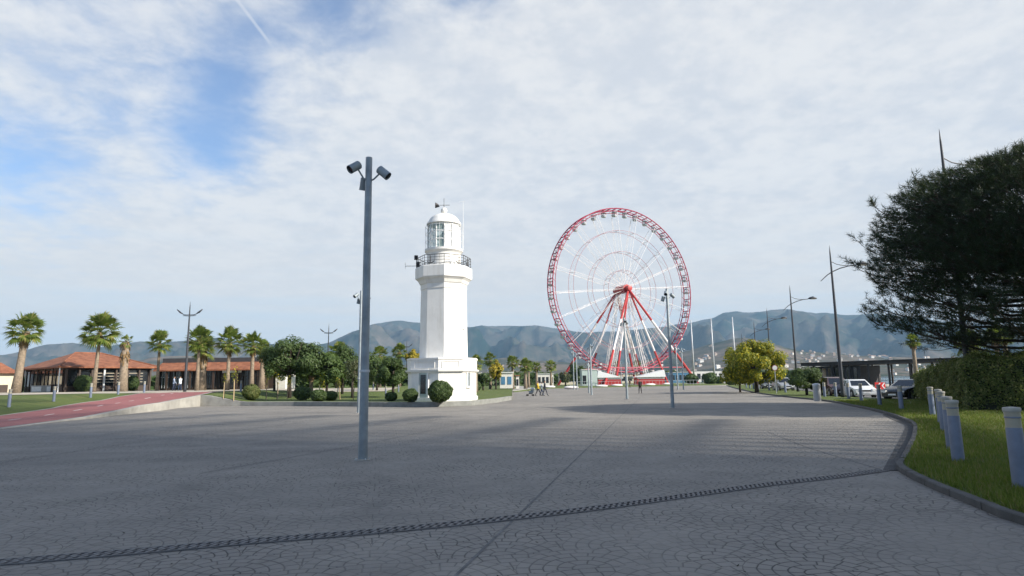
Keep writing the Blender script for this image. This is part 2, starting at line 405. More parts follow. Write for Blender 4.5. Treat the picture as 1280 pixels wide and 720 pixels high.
# ------------------------------------------------------------------ land levels
ZP = [(0, 0)] + [(gp(px, pb).y, max(0, at(px, pt, gp(px, pb).y).z)) for px, pb, pt in ((60, 528.7, 528.4), (111, 523.5, 521.2), (150, 519, 513.5), (180, 515.5, 506.7), (224, 510, 499.5), (250, 508, 494.5))] + [(60, 1.08), (72, 1.14), (200, 1.16)]
def zp(Y): return interp(ZP, Y)
def solve(px, py, f=zp):
    Y = 40.0
    for _ in range(60):
        g = gp(px, py, f(Y)) ; Y = Y*.6 + g.y*.4
    return gp(px, py, f(Y))
path_r = [gp(0, 537), gp(60, 528.7)] + [Vector((gp(a, b_).x, gp(a, b_).y, 0)) for a, b_ in ((111, 523.5), (150, 519), (180, 515.5), (224, 510), (250, 508))] + [solve(280, 489.6)]
path_l = [solve(*p) for p in ((0, 520.5), (40, 515), (67, 511), (111, 503), (155, 495.5), (185, 491.5))]
XR = sorted([(p.y, p.x) for p in path_r]); XL = sorted([(p.y, p.x) for p in path_l])
def ext(tab, y):
    if y < tab[0][0]: (a, b_), (c, d_) = tab[0], tab[1]
    elif y > tab[-1][0]: (a, b_), (c, d_) = tab[-2], tab[-1]
    else: return interp(tab, y)
    return b_ + (y-a)*(d_-b_)/(c-a)
def xr_(Y): return max(ext(XR, min(Y, 62)), ext(XR, 62)) if Y > 62 else ext(XR, Y)
def xl_(Y): return min(ext(XL, min(Y, 62)), xr_(Y)-3.2)
edge_px = [(0, 536.8), (60, 528.7), (111, 523.5), (150, 519), (180, 515.5), (204, 513), (224, 510), (250, 508), (300, 507.6), (367, 507.6), (480, 508.6), (548, 508.6), (590, 507), (620, 503.5), (634, 501), (640, 499.8)]
edge = [gp(*p) for p in edge_px]
edge = [edge[0] + (edge[0]-edge[1])*3] + edge
KC = 8   # index of the corner where the ramp wall turns into the kerb
EY = [p.y for p in edge[:KC+1]]; EXY = [p.x for p in edge[:KC+1]]
EX = [p.x for p in edge[KC:]]; YC = edge[KC].y; XC = edge[KC].x
def xe(Y): return float(np.interp(Y, EY, EXY))
def yk(X): return float(np.interp(X, EX, [p.y for p in edge[KC:]]))
def inland(X, Y):
    if X >= edge[-1].x: return False
    if X > XC: return Y >= yk(X)
    return Y >= YC or X < xe(Y)
def hz(X, Y):
    x1 = xr_(Y)
    zb = .33 + .82*sstep(58, 88, Y)*sstep(-3, -16, X)
    if X <= x1 + .25:
        x2 = xl_(Y); bank = min(.42, .09*max(0, x2-.4-X))
        return min(zp(Y) + bank*sstep(22, 34, Y), 1.16)
    k_ = min(1, (X-x1-.25)/5.0); k_ = k_*k_*(3-2*k_)
    return lerp(zp(Y), zb, k_) if Y > 40 else zp(Y)
def hit(px, py):
    """ground point seen at a pixel, on the raised land at the left"""
    Y = 30.0; r_ = ray(px, py)
    while Y < 400:
        X = r_.x*Y; z = CH + r_.z*Y
        g = hz(X, Y) if inland(X, Y) else 0.0
        if z <= g: return Vector((X, Y, g))
        Y += .15
    return Vector((r_.x*Y, Y, 0))

# ------------------------------------------------------------------ setting
def struct(o): return tag(o, kind='structure')
g_ = MB(); ringn = 64
g_.add([(0, 1500, -.6)] + [(6900*math.cos(2*math.pi*i/ringn), 1500+6900*math.sin(2*math.pi*i/ringn), -.6) for i in range(ringn)], [(0, 1+i, 1+(i+1) % ringn) for i in range(ringn)])
struct(g_.build('ground', M['land']))
s_ = MB(); s_.add([(83, -300, -.45), (6000, -300, -.45), (6000, 2600, -.45), (1500, 2600, -.45), (260, 900, -.45), (92, 400, -.45), (86, 60, -.45)], [(0, 1, 2, 3, 4, 5, 6)])
struct(s_.build('sea', M['sea']))
p_ = MB(); p_.prism([(-260, -120), (82, -120), (82, 420), (-260, 420)], -.5, -.03); struct(p_.build('promenade_base', M['promenade']))
# plaza slab
kerb_px = [(1280, 657), (1250, 647.5), (1210, 630), (1160, 609), (1122, 588), (1127, 576), (1135, 560), (1141, 545), (1140, 532), (1127, 525), (1104, 517), (1082, 511.5), (1060, 507), (1045, 503.6), (1022, 500.5), (996.6, 498), (967.5, 494.7), (938, 490), (917, 485), (908, 482.0)]
kerb = [gp(*p) for p in kerb_px]
kerb = [kerb[0] + (kerb[0]-kerb[1])*5] + kerb
plz = [(-80, -40), (kerb[0].x+14, -40)] + [(p.x, p.y) for p in kerb] + [(kerb[-1].x, 165), (-80, 165)]
pz = MB(); pz.add([(x, y, 0) for x, y in plz], [tuple(range(len(plz)))]); struct(pz.build('plaza', M['plaza']))
def ribbon(mb, pa, pb, dz=0.0):
    for i in range(len(pa)-1):
        mb.quad(pa[i]+Vector((0, 0, dz)), pb[i]+Vector((0, 0, dz)), pb[i+1]+Vector((0, 0, dz)), pa[i+1]+Vector((0, 0, dz)))
    return mb
def offset(pts, dist):
    out = []
    for i, p in enumerate(pts):
        tn = (pts[min(i+1, len(pts)-1)] - pts[max(i-1, 0)]); tn.z = 0; tn.normalize()
        out.append(p + Vector((tn.y, -tn.x, 0))*dist)
    return out
def smooth_line(pts, k=4):
    out = []
    for i in range(len(pts)-1):
        p0, p1, p2, p3 = pts[max(i-1, 0)], pts[i], pts[i+1], pts[min(i+2, len(pts)-1)]
        for j in range(k):
            t_ = j/k
            out.append(.5*((2*p1)+(p2-p0)*t_+(2*p0-5*p1+4*p2-p3)*t_*t_+(3*p1-p0-3*p2+p3)*t_**3))
    out.append(pts[-1]); return out
# right lawn, kerb
ks = smooth_line(kerb, 5)
ko = offset(ks, .16)
up = lambda pts, z: [Vector((p.x, p.y, z)) for p in pts]
def resample(pts, step):
    L_ = [0.0]
    for a, b_ in zip(pts[:-1], pts[1:]): L_.append(L_[-1]+(b_-a).length)
    n_ = int(L_[-1]/step); out = []
    for q in range(n_+1):
        d_ = q*L_[-1]/n_; i = max(0, min(len(L_)-2, int(np.searchsorted(L_, d_))-1)); out.append(pts[i].lerp(pts[i+1], (d_-L_[i])/(L_[i+1]-L_[i])))
    return out
kr = resample(ks, .25); kro = offset(kr, .115); kb = MB(); kb.box((kr[0].x, kr[0].y, -.2), (.1, .1, .1))
for i in range(0, len(kr)-4, 4):
    dz_ = random.uniform(-.006, .006); dn = random.uniform(-.005, .005)
    A_ = [kr[i].lerp(kr[i+1], .05), kr[i+1], kr[i+2], kr[i+3], kr[i+3].lerp(kr[i+4], .95)]; B_ = [kro[i].lerp(kro[i+1], .05), kro[i+1], kro[i+2], kro[i+3], kro[i+3].lerp(kro[i+4], .95)]
    hh = .115+dz_; In = [a.lerp(b_, .15) for a, b_ in zip(A_, B_)]
    ribbon(kb, up(A_, 0), up(A_, hh-.015)); ribbon(kb, up(A_, hh-.015), up(In, hh)); ribbon(kb, up(In, hh), up(B_, hh)); ribbon(kb, up(B_, hh), up(B_, 0))
    for e_ in (0, -1): kb.quad(Vector((A_[e_].x, A_[e_].y, 0)), Vector((B_[e_].x, B_[e_].y, 0)), Vector((B_[e_].x, B_[e_].y, hh)), Vector((A_[e_].x, A_[e_].y, hh-.015)))
kbo = struct(kb.build('kerb', M['kerbdark']))
ko = offset(ks, .10)
def roadx(Y): return 19.2 + (Y-26.6)*.29 + 1.6 + 16*sstep(0, 1, (50-Y)/20)
lawn = MB(); LA = [Vector((p.x, p.y, .095)) for p in ko]
nrow = 14; rows = []
for p in LA:
    rx = max(roadx(p.y)-.06, p.x + .6); rows.append([Vector((lerp(p.x, rx, j/nrow), p.y, .10 + .06*math.sin(math.pi*j/nrow) + .03*noise.noise((p.x*.5, p.y*.5, j)))) if j else p for j in range(nrow+1)])
for i in range(len(rows)-1):
    for j in range(nrow): lawn.quad(rows[i][j], rows[i][j+1], rows[i+1][j+1], rows[i+1][j])
lawn_o = struct(lawn.build('lawn', M['turf'], smooth=True))
# more lawn behind and right of the near lawn
lb = MB(); lb.add([(kerb[0].x, kerb[0].y, .095), (roadx(kerb[0].y), kerb[0].y, .095), (roadx(-40), -40, .095), (kerb[0].x+14, -40, .095)], [(0, 1, 2, 3)])
# road on the right, with kerb
RY = list(np.arange(24, 60, 2.0)) + [70, 100, 200, 300]
def rline(off_, z): return [Vector((roadx(y)+off_, y, z)) for y in RY]
rd = MB(); ribbon(rd, rline(0, .02), rline(9, .02)); struct(rd.build('road', M['asphalt']))
rk = MB()
for off_ in (0, 9.0):
    ribbon(rk, rline(off_-.08, -.02), rline(off_-.08, .16)); ribbon(rk, rline(off_-.08, .16), rline(off_+.08, .16)); ribbon(rk, rline(off_+.08, .16), rline(off_+.08, -.02))
struct(rk.build('road_kerb', M['kerbgrey']))
vg = MB(); ribbon(vg, rline(9.1, .10), rline(14, .10)); struct(vg.build('verge', M['turf']))
# lighthouse-side raised land
terr = MB()
def tgrid(P_, n1, n2):
    terr.add([(x, y, hz(x, y) - .005 + .015*noise.noise((x*.4, y*.4, 0))) for x, y in P_], [(i*(n2)+j, (i+1)*n2+j, (i+1)*n2+j+1, i*n2+j+1) for i in range(n1-1) for j in range(n2-1)])
NV = 60
Ya = list(np.linspace(edge[0].y+.1, YC, 50)); tgrid([(xe(Y)-.05 - 125*(j/NV)**2.2, Y) for Y in Ya for j in range(NV+1)], len(Ya), NV+1)
Xs = [XC-.05 - 125*(j/NV)**2.2 for j in range(NV, -1, -1)]; tgrid([(X, lerp(YC, 135, (j/NV)**1.6)) for X in Xs for j in range(NV+1)], len(Xs), NV+1)
Xs = list(np.linspace(XC-.05, edge[-1].x, 70)); tgrid([(X, lerp(yk(X)+.12, 135, (j/NV)**1.6)) for X in Xs for j in range(NV+1)], len(Xs), NV+1)
struct(terr.build('raised_lawn', M['turf'], smooth=True))
# side face of the raised land at its right-hand end
tw = MB(); xend = edge[-1].x
for j in range(NV):
    ya, yb = lerp(yk(xend)+.12, 135, (j/NV)**1.6), lerp(yk(xend)+.12, 135, ((j+1)/NV)**1.6)
    tw.quad((xend+.01, ya, 0), (xend+.01, yb, 0), (xend+.01, yb, hz(xend, yb)+.02), (xend+.01, ya, hz(xend, ya)+.02))
struct(tw.build('lawn_end_wall', M['kerbgrey']))
# retaining kerb along its front
el = []
for i in range(len(edge)-1):
    for j in range(8): q = edge[i].lerp(edge[i+1], j/8); el.append((q, i + j/8))
el.append((edge[-1], len(edge)-1))
def ktop(p, t_):
    if t_ <= KC: return max(zp(p.y)+.03, .03)
    return lerp(zp(YC), .33, sstep(0, 4.5, p.x-XC))+.03
def kerbrun(pt, name, mt):
    mb = MB(); pts = [p for p, t_ in pt]; tz = [ktop(p, t_) for p, t_ in pt]
    lo = [Vector((p.x, p.y, -.02)) for p in pts]; t0 = [Vector((p.x, p.y, z-.02)) for p, z in zip(pts, tz)]
    o1 = offset(pts, -.02); o2 = offset(pts, -.34); t1 = [Vector((p.x, p.y, z)) for p, z in zip(o1, tz)]; t2 = [Vector((p.x, p.y, z)) for p, z in zip(o2, tz)]; t3 = [p-Vector((0, 0, .3)) for p in t2]
    for a, b_ in ((lo, t0), (t0, t1), (t1, t2), (t2, t3)): ribbon(mb, a, b_)
    return struct(mb.build(name, mt))
kerbrun([e for e in el if e[1] <= KC+2.0], 'ramp_kerb', M['concrete']); kerbrun([e for e in el if e[1] >= KC+2.0], 'shaded_kerb', M['kerbgrey'])  # towards the lighthouse the kerb's shade is painted on as a greyer stone
# red cycle path
Ys = list(np.arange(19, 64, 1.0)); cp = MB(); pa = []; pb = []
for Y in Ys:
    pa.append(Vector((xl_(Y), Y, zp(Y)+.035))); pb.append(Vector(((xe(Y) if Y < YC else xr_(Y))-.36, Y, zp(Y)+.035)))
ribbon(cp, pa, pb); struct(cp.build('cycle_path', M['redpath']))
pe = MB(); ribbon(pe, [p + Vector((-.22, 0, .006)) for p in pa], [p + Vector((0, 0, .006)) for p in pa]); ribbon(pe, [p+Vector((0, 0, .004)) for p in pb if p.y > YC-.5], [p + Vector((.30, 0, .004)) for p in pb if p.y > YC-.5])
struct(pe.build('path_edging', M['concrete']))
dl = MB(); mid_ = [(a+b_)/2 + Vector((0, 0, .006)) for a, b_ in zip(pa, pb)]
for i in range(0, len(mid_)-2, 3):
    a, b_ = mid_[i], mid_[i].lerp(mid_[i+1], .95); dl.quad(a+Vector((-.07, 0, 0)), a+Vector((.07, 0, 0)), b_+Vector((.07, 0, 0)), b_+Vector((-.07, 0, 0)))
struct(dl.build('lane_marking', M['white_line']))
# promenade paving on the raised land
pv = MB(); pvx = list(np.arange(-150, -12, 3.0))
def pfront(X): return lerp(60, 74, sstep(-33, -27, X)) if X > -33 else lerp(47, 60, sstep(-60, -32, X))
for a, b_ in zip(pvx[:-1], pvx[1:]):
    for j in range(8):
        ya0, ya1 = lerp(pfront(a), 84, j/8), lerp(pfront(a), 84, (j+1)/8); yb0, yb1 = lerp(pfront(b_), 84, j/8), lerp(pfront(b_), 84, (j+1)/8)
        pv.quad((a, ya0, hz(a, ya0)+.03), (b_, yb0, hz(b_, yb0)+.03), (b_, yb1, hz(b_, yb1)+.03), (a, ya1, hz(a, ya1)+.03))
struct(pv.build('promenade', M['promenade']))
# far lawn with pale curved footpath
fl = MB(); fl.prism([(edge[-1].x+.3, 101), (8, 140), (60, 168), (75, 240), (75, 420), (-120, 420), (-120, 136), (-4, 136)][::1], -.2, .10); struct(fl.build('far_lawn', M['turf']))
fp = smooth_line([gp(*p) for p in ((586, 492.0), (615, 491), (640, 488.5), (655, 486), (650, 483.8), (640, 482.8))], 5)
fpm = MB(); ribbon(fpm, up(offset(fp, -1.6), .14), up(offset(fp, 1.8), .14)); ribbon(fpm, up(offset(fp, 1.8), .14), up(offset(fp, 1.8), 0)); struct(fpm.build('footpath', M['concrete']))
# paving joints
def strip(name, pts, wd, z, mt):
    p_ = [Vector((p.x, p.y, z)) for p in pts]; mb = MB(); ribbon(mb, offset(p_, -wd/2), offset(p_, wd/2)); return struct(mb.build(name, mt))
for pts in (((560, 729), (776, 520), (800, 497)), ((250, 592), (463, 554), (660, 512), (700, 503)), ((1104, 588), (1050, 572), (1005, 558), (960, 540)), ((900, 500), (1010, 505), (1080, 513)), ((0, 578), (180, 552), (380, 528))):
    strip('paving_joint', [gp(*p) for p in pts], .035, .004, M['joint'])
# slotted drain and gutter
dpts = [gp(*p) for p in ((-90, 712), (0, 704), (160, 691), (320, 677), (480, 664), (640, 648), (760, 634), (860, 620), (960, 606), (1040, 597), (1104, 588))]
dp = smooth_line(dpts, 3)
strip('drain_slot_dark', dp, .24, .003, M['slot_dark'])  # flat strip on the paving, darkness under the grate put into its colour
gr = MB(); L = [0]
for a, b_ in zip(dp[:-1], dp[1:]): L.append(L[-1] + (b_-a).length)
def along(s_):
    i = max(0, min(len(L)-2, int(np.searchsorted(L, s_))-1)); t_ = (s_-L[i])/(L[i+1]-L[i]); return dp[i].lerp(dp[i+1], t_), (dp[i+1]-dp[i]).normalized()
s_ = 0
while s_ < L[-1]:
    c, tn = along(s_); nn = Vector((tn.y, -tn.x, 0)); a_ = math.atan2(tn.y, tn.x)
    for sg in (-1, 1):
        q = c + nn*sg*.056; gr.box((q.x, q.y, .010), (.040, .098, .012), a_ - .75)
    s_ += .105
for i in range(len(dp)-1):
    a, b_ = dp[i], dp[i+1]; dv = b_-a
    for o_ in (-.116, 0, .116):
        nn = Vector((dv.y, -dv.x, 0)).normalized()*o_; c = (a+b_)/2+nn; gr.box((c.x, c.y, .009), (dv.length, .020, .0135), math.atan2(dv.y, dv.x))
tag(gr.build('drain_grate', M['iron']), 'long dark slotted metal drain grate curving across the stamped paving', 'drain')
gi = [gp(*p) for p in ((1103, 589), (1112, 572), (1121, 556), (1129, 541), (1131, 532), (1122, 527.5), (1104, 519.5))]
go_ = [gp(*p) for p in ((1122, 588.5), (1128, 575), (1136, 559), (1142, 544), (1141, 532), (1128, 525.3), (1104, 517.3))]
gm = MB(); gA, gB = smooth_line(gi, 4), smooth_line(go_, 4)
struct(ribbon(MB(), up(gA, .006), up(gB, .006)).build('gutter_bed', M['joint']))
for k_ in range(4):
    f0, f1 = k_/4+.012, (k_+1)/4-.03
    for i in range(len(gA)-1):
        for h_2 in (0, 1):
            t0, t1 = h_2*.5+.02, h_2*.5+.48
            a0, a1 = gA[i].lerp(gB[i], f0), gA[i+1].lerp(gB[i+1], f0); c0, c1 = gA[i].lerp(gB[i], f1), gA[i+1].lerp(gB[i+1], f1)
            P4 = [a0.lerp(a1, t0), c0.lerp(c1, t0), c0.lerp(c1, t1), a0.lerp(a1, t1)]
            gm.quad(*[Vector((p.x, p.y, .014)) for p in P4])
struct(gm.build('brick_gutter', M['kerbdark']))

# ------------------------------------------------------------------ mountains and haze
def ridge(name, sil, r0, r1, rb, mt, amp, n=420, rows=46, span=(-700, 1980), rough=1.0, seed=0):
    mb = MB(); vs = []
    for i in range(n+1):
        px = lerp(span[0], span[1], i/n)
        py = interp(sil, px) + 1.7*noise.fractal((px/34+seed*3, 0, 0), 1.0, 2.0, 4)*rough; dv = ray(min(max(px, -300), 1580), py)
        az = math.atan2((px-640)/F, 1.0); hh = math.tan(math.asin(dv.z/dv.length)) if True else 0
        ray_h = dv.z/math.hypot(dv.x, 1.0)
        for j in range(rows+1):
            t_ = j/rows; rr_ = lerp(r0, rb, t_); x, y = rr_*math.sin(az), rr_*math.cos(az)
            tp = (r1-r0)/(rb-r0)
            env = (t_/tp)**1.15 if t_ < tp else max(0, 1-((t_-tp)/(1-tp))**1.3)
            Hs = ray_h*r1 + CH
            f1 = noise.ridged_multi_fractal((x/900+seed, y/900, 0), 1.0, 2.1, 5, 1.0, 2.0)
            f3 = noise.ridged_multi_fractal((x/260+seed, y/260, 5), 1.0, 2.1, 4, 1.0, 2.0)
            f2 = noise.fractal((x/160+seed, y/160, 3), 1.0, 2.0, 5)
            z = Hs*env + (f1-1.1)*amp*min(1, t_*4)*max(0, 1-env**1.5)*.9 + (f3-1.1)*amp*.28*min(1, t_*4)*max(.12, 1-env**3) + f2*amp*.09*min(1, t_*6)*rough*max(.15, 1-env)
            z = min(z, (ray_h*.996)*rr_ + CH) if t_ < tp*1.02 else min(z, Hs*.99)
            vs.append((x, y, z-2))
    fs = [(i*(rows+1)+j, (i+1)*(rows+1)+j, (i+1)*(rows+1)+j+1, i*(rows+1)+j+1) for i in range(n) for j in range(rows)]
    mb.add(vs, fs); o = struct(mb.build(name, mt, smooth=True)); return o
SIL = [(-700, 452), (-200, 450), (0, 443), (30, 438), (60, 430), (90, 428), (130, 433), (175, 426), (200, 428), (250, 424), (275, 421), (300, 426), (345, 430), (385, 432), (410, 428), (440, 414), (470, 403), (492, 400), (503, 399), (515, 403), (560, 408), (590, 408), (602, 406), (620, 408), (645, 407), (668, 406), (690, 409), (720, 414), (760, 414), (800, 412), (835, 406), (870, 402), (893, 396), (905, 390), (917, 388.5), (935, 390), (952, 389), (965, 386.5), (985, 385.5), (1000, 387), (1020, 391), (1032, 391), (1050, 393), (1095, 391), (1130, 396), (1200, 402), (1280, 408), (1500, 420), (1980, 448)]
ridge('mountains', SIL, 2700, 5200, 6300, M['mountain'], 330, n=760, rows=84)
SIL2 = [(-700, 462), (0, 460), (100, 458), (165, 452), (190, 446), (240, 444), (290, 447), (340, 452), (480, 456), (560, 452), (640, 447), (700, 452), (770, 455), (820, 446), (860, 437), (890, 428), (915, 422), (935, 421), (960, 428), (1000, 438), (1060, 443), (1140, 446), (1280, 450), (1600, 456), (1980, 462)]
hillo = ridge('foothills', SIL2, 1500, 2300, 2900, M['foothill'], 26, n=420, rows=30, seed=4)
hm, ht, hb = mat('haze'); ht.n.remove(hb)
pvn = ht.new('ShaderNodeVolumePrincipled'); pvn.inputs['Density'].default_value = 1.1e-4; pvn.inputs['Color'].default_value = (.38, .64, .92, 1); pvn.inputs['Anisotropy'].default_value = .0
ht.l.new(pvn.outputs[0], ht.n['Material Output'].inputs['Volume'])
hz_ = MB(); hz_.box((0, 1500, 380), (15200, 15000, 764)); tag(hz_.build('haze', hm), 'pale blue air that fades the far mountains', 'haze', kind='stuff')

# ------------------------------------------------------------------ foliage tools
def rand_unit(n):
    v = rng.normal(size=(n, 3)); return v/np.linalg.norm(v, axis=1)[:, None]
def leaves(C, N, size, aspect=.55):
    """rhombic leaves at centres C with normals N"""
    n = len(C); t_ = np.cross(N, rand_unit(n)); t_ /= np.linalg.norm(t_, axis=1)[:, None]+1e-9
    b_ = np.cross(N, t_); s_ = (size*rng.uniform(.6, 1.3, n))[:, None]
    V = np.stack([C-t_*s_, C+b_*s_*aspect, C+t_*s_, C-b_*s_*aspect], 1).reshape(-1, 3)
    return V
def crown_pts(n, rx, ry, rz, lumps=26, flat=.85, lr=.36, core=.45):
    """points in lumps spread over an ellipsoid (centre 0)"""
    L_ = rand_unit(lumps); L_[:, 2] = np.where(L_[:, 2] < -flat, -L_[:, 2]*.5, L_[:, 2])
    L_ *= rng.uniform(core, .85, lumps)[:, None]; w_ = rng.uniform(.6, 1.25, lumps)
    idx = rng.integers(0, lumps, n); u = rand_unit(n)*(rng.uniform(.25, 1, n)**.45)[:, None]
    P_ = L_[idx] + u*(lr*w_[idx])[:, None]
    Nn = u*.7 + P_*.5 + rand_unit(n)*.55 + np.array([0, 0, .25]); Nn /= np.linalg.norm(Nn, axis=1)[:, None]
    return P_*np.array([rx, ry, rz]), Nn
def tree(name, base, h, cr, ch, leafm, leafsize, nleaf, label, cat='tree', group=None, trunk_r=.12, clear=.4, lumps=26, lr=.36, bark='bark', core=.45):
    root = empty(name, base, random.uniform(0, 6), label, cat, group)
    zc_ = h - ch/2
    C, N = crown_pts(nleaf, cr, cr, ch/2, lumps, lr=lr, core=core)
    C = C + np.array([0, 0, zc_])
    npmesh('crown', leaves(C, N, leafsize), 4, M[leafm], root)
    tr = MB(); top = Vector((random.uniform(-.2, .2), random.uniform(-.2, .2), zc_))
    midp = Vector((random.uniform(-.08, .08), random.uniform(-.08, .08), zc_*.5))
    tr.tube([(0, 0, -.1), midp, top], [trunk_r*1.25, trunk_r, trunk_r*.6], 8)
    for i in range(9):
        a = i*2.4; s0 = Vector((0, 0, 0)).lerp(top, random.uniform(clear+.15, .95)); ee = Vector((math.cos(a)*cr*.62, math.sin(a)*cr*.62, zc_+random.uniform(-.2, .6)*ch/2))
        mm = s0.lerp(ee, .5)+Vector((0, 0, -.08*ch)); tr.tube([s0, mm, ee], [trunk_r*.5, trunk_r*.3, trunk_r*.1], 5)
    tr.build('trunk', M[bark], root, smooth=True)
    return root
def fan_palm(name, base, h, cr, label, group=None, nfan=40, skirt=.5, tr=.2, lean=(0, 0), droop=1.0, cat='palm', skirt_r=1.8):
    root = empty(name, base, random.uniform(0, 6), label, cat, group)
    cr *= .86; top = Vector((lean[0], lean[1], h-cr*.72)); pts = [Vector((0, 0, -.1)), Vector((lean[0]*.25, lean[1]*.25, h*.3)), Vector((lean[0]*.7, lean[1]*.7, h*.62)), top]
    t_ = MB(); t_.tube(pts, [tr*1.45, tr*1.05, tr*.95, tr*.9], 10); t_.build('trunk', M['palmtrunk'], root, smooth=True)
    if skirt:
        s_ = MB()
        for i in range(70):
            a = random.uniform(0, 6.283); z = top.z - random.uniform(0, skirt); rr_ = tr*random.uniform(.9, 1.1)
            k_ = min(1, max(0, z/top.z)); cx, cy = lean[0]*k_, lean[1]*k_
            p0 = Vector((cx+rr_*math.cos(a), cy+rr_*math.sin(a), z)); p1 = p0 + Vector((math.cos(a)*tr*(skirt_r-1)*random.uniform(.5, 1.2), math.sin(a)*tr*(skirt_r-1)*random.uniform(.5, 1.2), -random.uniform(.25, .55)))
            sd_ = Vector((-math.sin(a), math.cos(a), 0))*.09
            s_.quad(p0-sd_, p0+sd_, p1+sd_*.6, p1-sd_*.6)
        s_.build('dead_leaf_skirt', M['palmskirt'], root)
    V = []; pet = MB(); nfan = int(nfan*1.3)
    for i in range(nfan):
        a = i*2.39996; e_ = lerp(1.45, -.85*droop, (i/nfan)**1.0) + random.uniform(-.12, .12)
        dirv = Vector((math.cos(a)*math.cos(e_), math.sin(a)*math.cos(e_), math.sin(e_)))
        pl_ = cr*random.uniform(.40, .62)*(1.0+.35*max(0, math.sin(e_))); hub = top + dirv*pl_ + Vector((0, 0, -.08*pl_))
        pet.tube([top, hub], [.03, .018], 4, cap=False)
        side = dirv.cross(Vector((0, 0, 1))).normalized(); upv = side.cross(dirv).normalized()
        roll = random.uniform(-.5, .5); side, upv = side*math.cos(roll)+upv*math.sin(roll), upv*math.cos(roll)-side*math.sin(roll)
        bl = cr*random.uniform(.48, .62); nb = 15
        for k_ in range(nb):
            f_ = lerp(-1.75, 1.75, k_/(nb-1)); dr = dirv*math.cos(f_) + side*math.sin(f_)
            ln_ = bl*(1-.18*abs(f_)); wd_ = .068*bl
            cr_ = (dirv*-math.sin(f_) + side*math.cos(f_))*wd_
            mid1 = hub + dr*ln_*.55 + upv*.04; tip = hub + dr*ln_ + Vector((0, 0, -.22*ln_*random.uniform(.5, 1.5)))
            V += [hub, mid1-cr_, tip, mid1+cr_]
    pet.build('leaf_stalks', M['palm'], root)
    npmesh('crown', np.array([tuple(v) for v in V]), 4, M['palm'], root)
    return root
def bush(name, base, rx, rz, leafm, size, n, label, cat='bush', group=None, lumps=40):
    U = rand_unit(n); ph_ = rng.uniform(0, 6.28, 6)
    bump = .035*np.sin(U[:, 0]*5+ph_[0])+.035*np.sin(U[:, 1]*6+ph_[1])+.03*np.sin(U[:, 2]*7+ph_[2]+U[:, 0]*4)+.04*np.sin(U[:, 0]*13+ph_[3])*np.sin(U[:, 2]*12+ph_[4])
    rr_ = .93+bump-np.abs(rng.normal(0, .09, n)); C = U*rr_[:, None]*np.array([rx, rx, rz]); C[:, 2] += rz*.93; ok = C[:, 2] > .02; C = C[ok]
    N = U[ok] + rand_unit(len(C))*.6; N /= np.linalg.norm(N, axis=1)[:, None]
    root = empty(name, base, random.uniform(0, 6), label, cat, group)
    npmesh('foliage', leaves(C, N, size), 4, M[leafm], root)
    s_ = MB()
    for i in range(7):
        a = i*.9; s_.tube([(0, 0, -.05), (math.cos(a)*rx*.5, math.sin(a)*rx*.5, rz*1.1)], [.04, .015], 5)
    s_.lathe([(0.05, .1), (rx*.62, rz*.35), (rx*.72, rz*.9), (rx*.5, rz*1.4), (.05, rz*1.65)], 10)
    s_.build('stems', M['core'], root); return root

